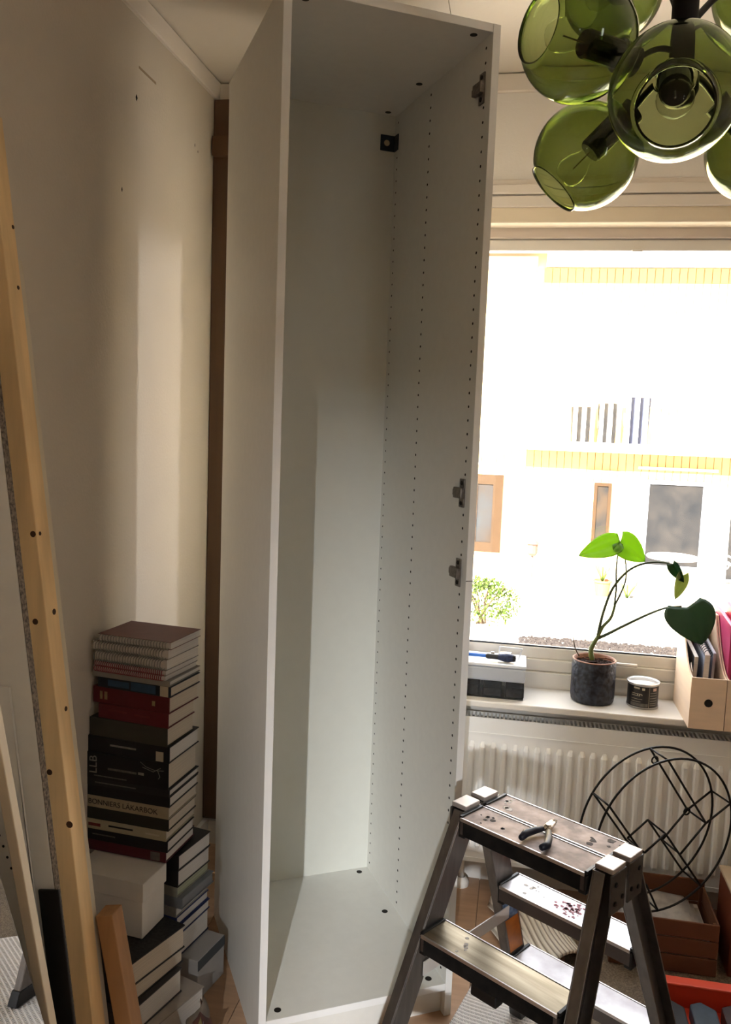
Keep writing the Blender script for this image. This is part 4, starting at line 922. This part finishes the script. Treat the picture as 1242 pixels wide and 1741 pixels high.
for yy in (5.2, 8.55, 11.6):
    for zz in (.2, 2.2, 4.4):
        o = MB().box(8.52, 8.6, yy-.45, yy-.38, zz, zz+1.5).box(8.52, 8.6, yy+.38, yy+.45, zz, zz+1.5).box(8.52, 8.6, yy-.38, yy+.38, zz+1.43, zz+1.5).box(8.52, 8.6, yy-.38, yy+.38, zz, zz+.07).build('window_frame', whp, wg, world=True)
        sub('pane', MB().box(8.57-10.2, 8.59-10.2, yy-.38-8.5, yy+.38-8.5, zz+.07-GZ, zz+1.43-GZ), mat('blocker_glazing', (.03, .032, .035), .1, var=.1), o)
# upper balcony with railing and things behind it
bal = thing('balcony', 'white balcony railing on the yellow house', 'balcony', (1.6, 13.6, 1.18))
MB().box(.1, 8, 13.42, 13.59, 1.125, 1.27).build('deck', whp, bal, world=True)
MB().box(.1, 8, 13.42, 13.46, 2.24, 2.30).build('hand_rail', whp, bal, world=True)
bm_ = MB().box(-.03, .03, -.02, .02, 0, .97).mesh('baluster', whp)
for k in range(40):
    o = bpy.data.objects.new('baluster', bm_); col.objects.link(o); o.parent = bal; o.location = (.15+.13*k-1.6, 13.44-13.6, 1.27-1.18)
def behind(px0, py0, px1, py1, nm, lab, cat, m):
    a, b = Yp(px0, py1, 13.6), Yp(px1, py0, 13.6)
    MB().prism([(a[0], 13.6, 1.183), (b[0], 13.6, 1.183), (b[0]+.03, 13.6, b[2]), (a[0]-.03, 13.6, b[2])], (0, .2, 0)).build(nm, m, label=lab, cat=cat, bevel=.02)
gs = mat('charcoal_pot', (.10, .10, .105), .8, var=.2, spec=.1)
behind(973, 692, 1003, 730, 'balcony_planter', 'wide charcoal planter at the left on the far balcony', 'planter', gs)
behind(1019, 686, 1048, 730, 'balcony_planter', 'taller charcoal planter in the middle of the far balcony', 'planter', gs)
behind(1072, 676, 1104, 698, 'balcony_crate', 'bluish crate at the right on the far balcony', 'crate', mat('blue_crate', (.07, .08, .13), .7, var=.2, spec=.1))
# garden table, chairs, pots
gt = thing('garden_table', 'round white garden table in front of the yellow house', 'table', (1.95, 11, GZ))
gtz = .80
MB().lathe([(0, gtz), (.31, gtz), (.32, gtz-.015), (.31, gtz-.03), (0, gtz-.03)], 36).build('table_top', whp, gt, smooth=False)
MB().tube([(0, 0, .03), (0, 0, gtz-.03)], .03, 10).build('column', whp, gt, smooth=True)
for k in range(3):
    a = k*2.1; MB().tube([(0, 0, .12), (.14*math.cos(a), .14*math.sin(a), .08), (.25*math.cos(a), .25*math.sin(a), .012)], .012, 8).build('leg', whp, gt, smooth=True)
irw = mat('white_iron', 'e6e4df', .5, var=.04)
def ichair(label, x, y, rz):
    t = thing('iron_chair', label, 'chair', (x, y, GZ), rz, 'white iron garden chairs')
    MB().lathe([(0, .45), (.21, .45), (.215, .44), (.21, .43), (0, .43)], 28).build('seat', irw, t)
    for sx in (-1, 1):
        for sy in (-1, 1): MB().tube([(sx*.14, sy*.14, .43), (sx*.17, sy*.17, .2), (sx*.20, sy*.20, .006)], .010, 8).build('leg', irw, t, smooth=True)
    b = MB().tube(smooth_pts([(-.19, .17, .44), (-.21, .20, .7), (-.17, .22, .88), (-.06, .23, .93), (0, .23, .98), (.06, .23, .93), (.17, .22, .88), (.21, .20, .7), (.19, .17, .44)]), .011, 8)
    for s in (-1, 1):
        b.tube([(s*(.09+.055*math.cos(q)*(1-q/14)), .22, .80+.055*math.sin(q)*(1-q/14)) for q in np.linspace(0, 9.5, 26)], .008, 6)
        b.tube(smooth_pts([(s*.04, .21, .47), (s*.09, .215, .6), (s*.03, .22, .72), (s*.035, .22, .80)]), .008, 6)
    b.build('backrest', irw, t, smooth=True)
    return t
cpos = Yp(1232, 1000, 10.2); ichair('white scrolled iron garden chair at the right edge, beside the pink folders', cpos[0], 10.2, .2)
ichair('white scrolled iron garden chair behind the round garden table', 1.62, 12.1, .7)
def fpot(label, px, py, Y, r, h, m):
    p = Yp(px, py, Y); t = thing('flower_pot', label, 'pot', (p[0], Y, GZ))
    MB().lathe([(0, 0), (r*.75, 0), (r, h), (r*1.12, h), (r*1.12, h*1.12), (r*.9, h*1.12), (r*.85, h*.9), (0, h*.9)], 20).build('pot', m, t)
    MB().lathe([(0, h*.9), (r*.8, h*.95), (0, h*1.0)], 16).build('soil', mat('garden_soil', '3b2b20', .9, var=.2), t)
    rn = random.Random(px)
    f = MB()
    for k in range(14):
        a = rn.uniform(0, 6.28); l = r*rn.uniform(1, 2.2); f.tube([(0, 0, h), (.4*l*math.cos(a), .4*l*math.sin(a), h+l*.8), (l*math.cos(a)*.7, l*math.sin(a)*.7, h+l*1.1)], [.006, .012, .001], 5)
    f.build('foliage', mat('pot_green', '7fa043', .7, var=.2), t, smooth=True)
terr = mat('terracotta', 'a86b45', .7, var=.1)
fpot('terracotta flower pot on the yard behind the plant', 1024, 985, 12.2, .12, .2, terr)
fpot('grey flower pot on the yard beside the terracotta one', 1066, 1010, 11.2, .12, .18, mat('grey_pot', '8f8984', .7, var=.1))
wlm = thing('wall_lamp', 'small dark lantern standing on the yard by the yellow house', 'lantern', (Yp(905, 930, 13.2)[0], 13.2, GZ))
MB().tube([(0, 0, 0), (0, 0, .36)], .02, 8).lathe([(.07, 0), (.05, .02), (.02, .03)], 16).build('post', mat('lantern_grey', '5e5552', .6, var=.2), wlm)
MB().lathe([(.05, .36), (.08, .40), (.085, .54), (.11, .55), (.03, .62), (0, .63)], 12).build('head', mat('lantern_brown', '6a5048', .5, var=.2), wlm)
# gravel bed
rn = random.Random(3); gv = MB()
for k in range(2600):
    x, y, s = rn.uniform(.1, 2.2), rn.uniform(8.95, 9.45), rn.uniform(.012, .03)
    h = s*rn.uniform(.5, .9); q = [(s*math.cos(a+k)*rn.uniform(.7, 1.1), s*math.sin(a+k)*rn.uniform(.7, 1.1)) for a in (0, 1.6, 3.1, 4.7)]
    b0_ = len(gv.v); gv.v += [(x+a, y+b, GZ+.001) for a, b in q]+[(x+a*.5, y+b*.5, GZ+h) for a, b in q]
    gv.f += [(b0_+4, b0_+5, b0_+6, b0_+7)]+[(b0_+i, b0_+(i+1) % 4, b0_+4+(i+1) % 4, b0_+4+i) for i in range(4)]
gv.build('gravel', mat('gravel', (.05, .042, .038), .9, c2=(.025, .02, .019), scale=18, spec=.1), world=True, label='strip of brown-grey gravel in the yard', cat='gravel', kind='stuff')
# shrub
shb = thing('shrub', 'bright green sunlit shrub in the yard at the lower left of the window', 'shrub', (-.35, 9.9, GZ))
lv = MB(); rn = random.Random(11)
for k in range(2600):
    a, e_, r = rn.uniform(0, 6.283), rn.uniform(-.9, 1.5), rn.uniform(.25, 1)**.4
    c = np.array([.46*r*math.cos(a)*math.cos(e_), .40*r*math.sin(a)*math.cos(e_), .27+.27*r*math.sin(e_)])
    if c[2] < .03: continue
    d = np.array([rn.gauss(0, 1), rn.gauss(0, 1), rn.gauss(.3, 1)]); d /= np.linalg.norm(d); s = np.cross(d, [.3, .2, 1]); s /= np.linalg.norm(s); l = rn.uniform(.03, .06); w_ = l*.3
    n0 = len(lv.v); lv.v += [tuple(c), tuple(c+d*l*.5+s*w_), tuple(c+d*l), tuple(c+d*l*.5-s*w_)]; lv.f.append((n0, n0+1, n0+2, n0+3))
lv.build('foliage', mat('shrub_leaf', (.11, .16, .03), .7, c2=(.05, .085, .02), scale=9, spec=.1), shb, kind='stuff')
for k in range(6): MB().tube([(.02*k-.05, .01*k, 0), (.12*math.cos(k), .12*math.sin(k), .3), (.25*math.cos(k), .22*math.sin(k), .45)], .010, 6).build('branch', mat('bark', '5a4632', .8, var=.2), shb)

# things that stand on the carpet rather than on the bare floor
for o in col.objects:
    if o.parent is None and o.name.split('.')[0] in ('cardboard_box', 'paper_sheet', 'paper_stack', 'carton', 'tool_tray', 'drill_case', 'bit_holder', 'pouch', 'cable_reel', 'wire_shelf'):
        o.location.z += .0076
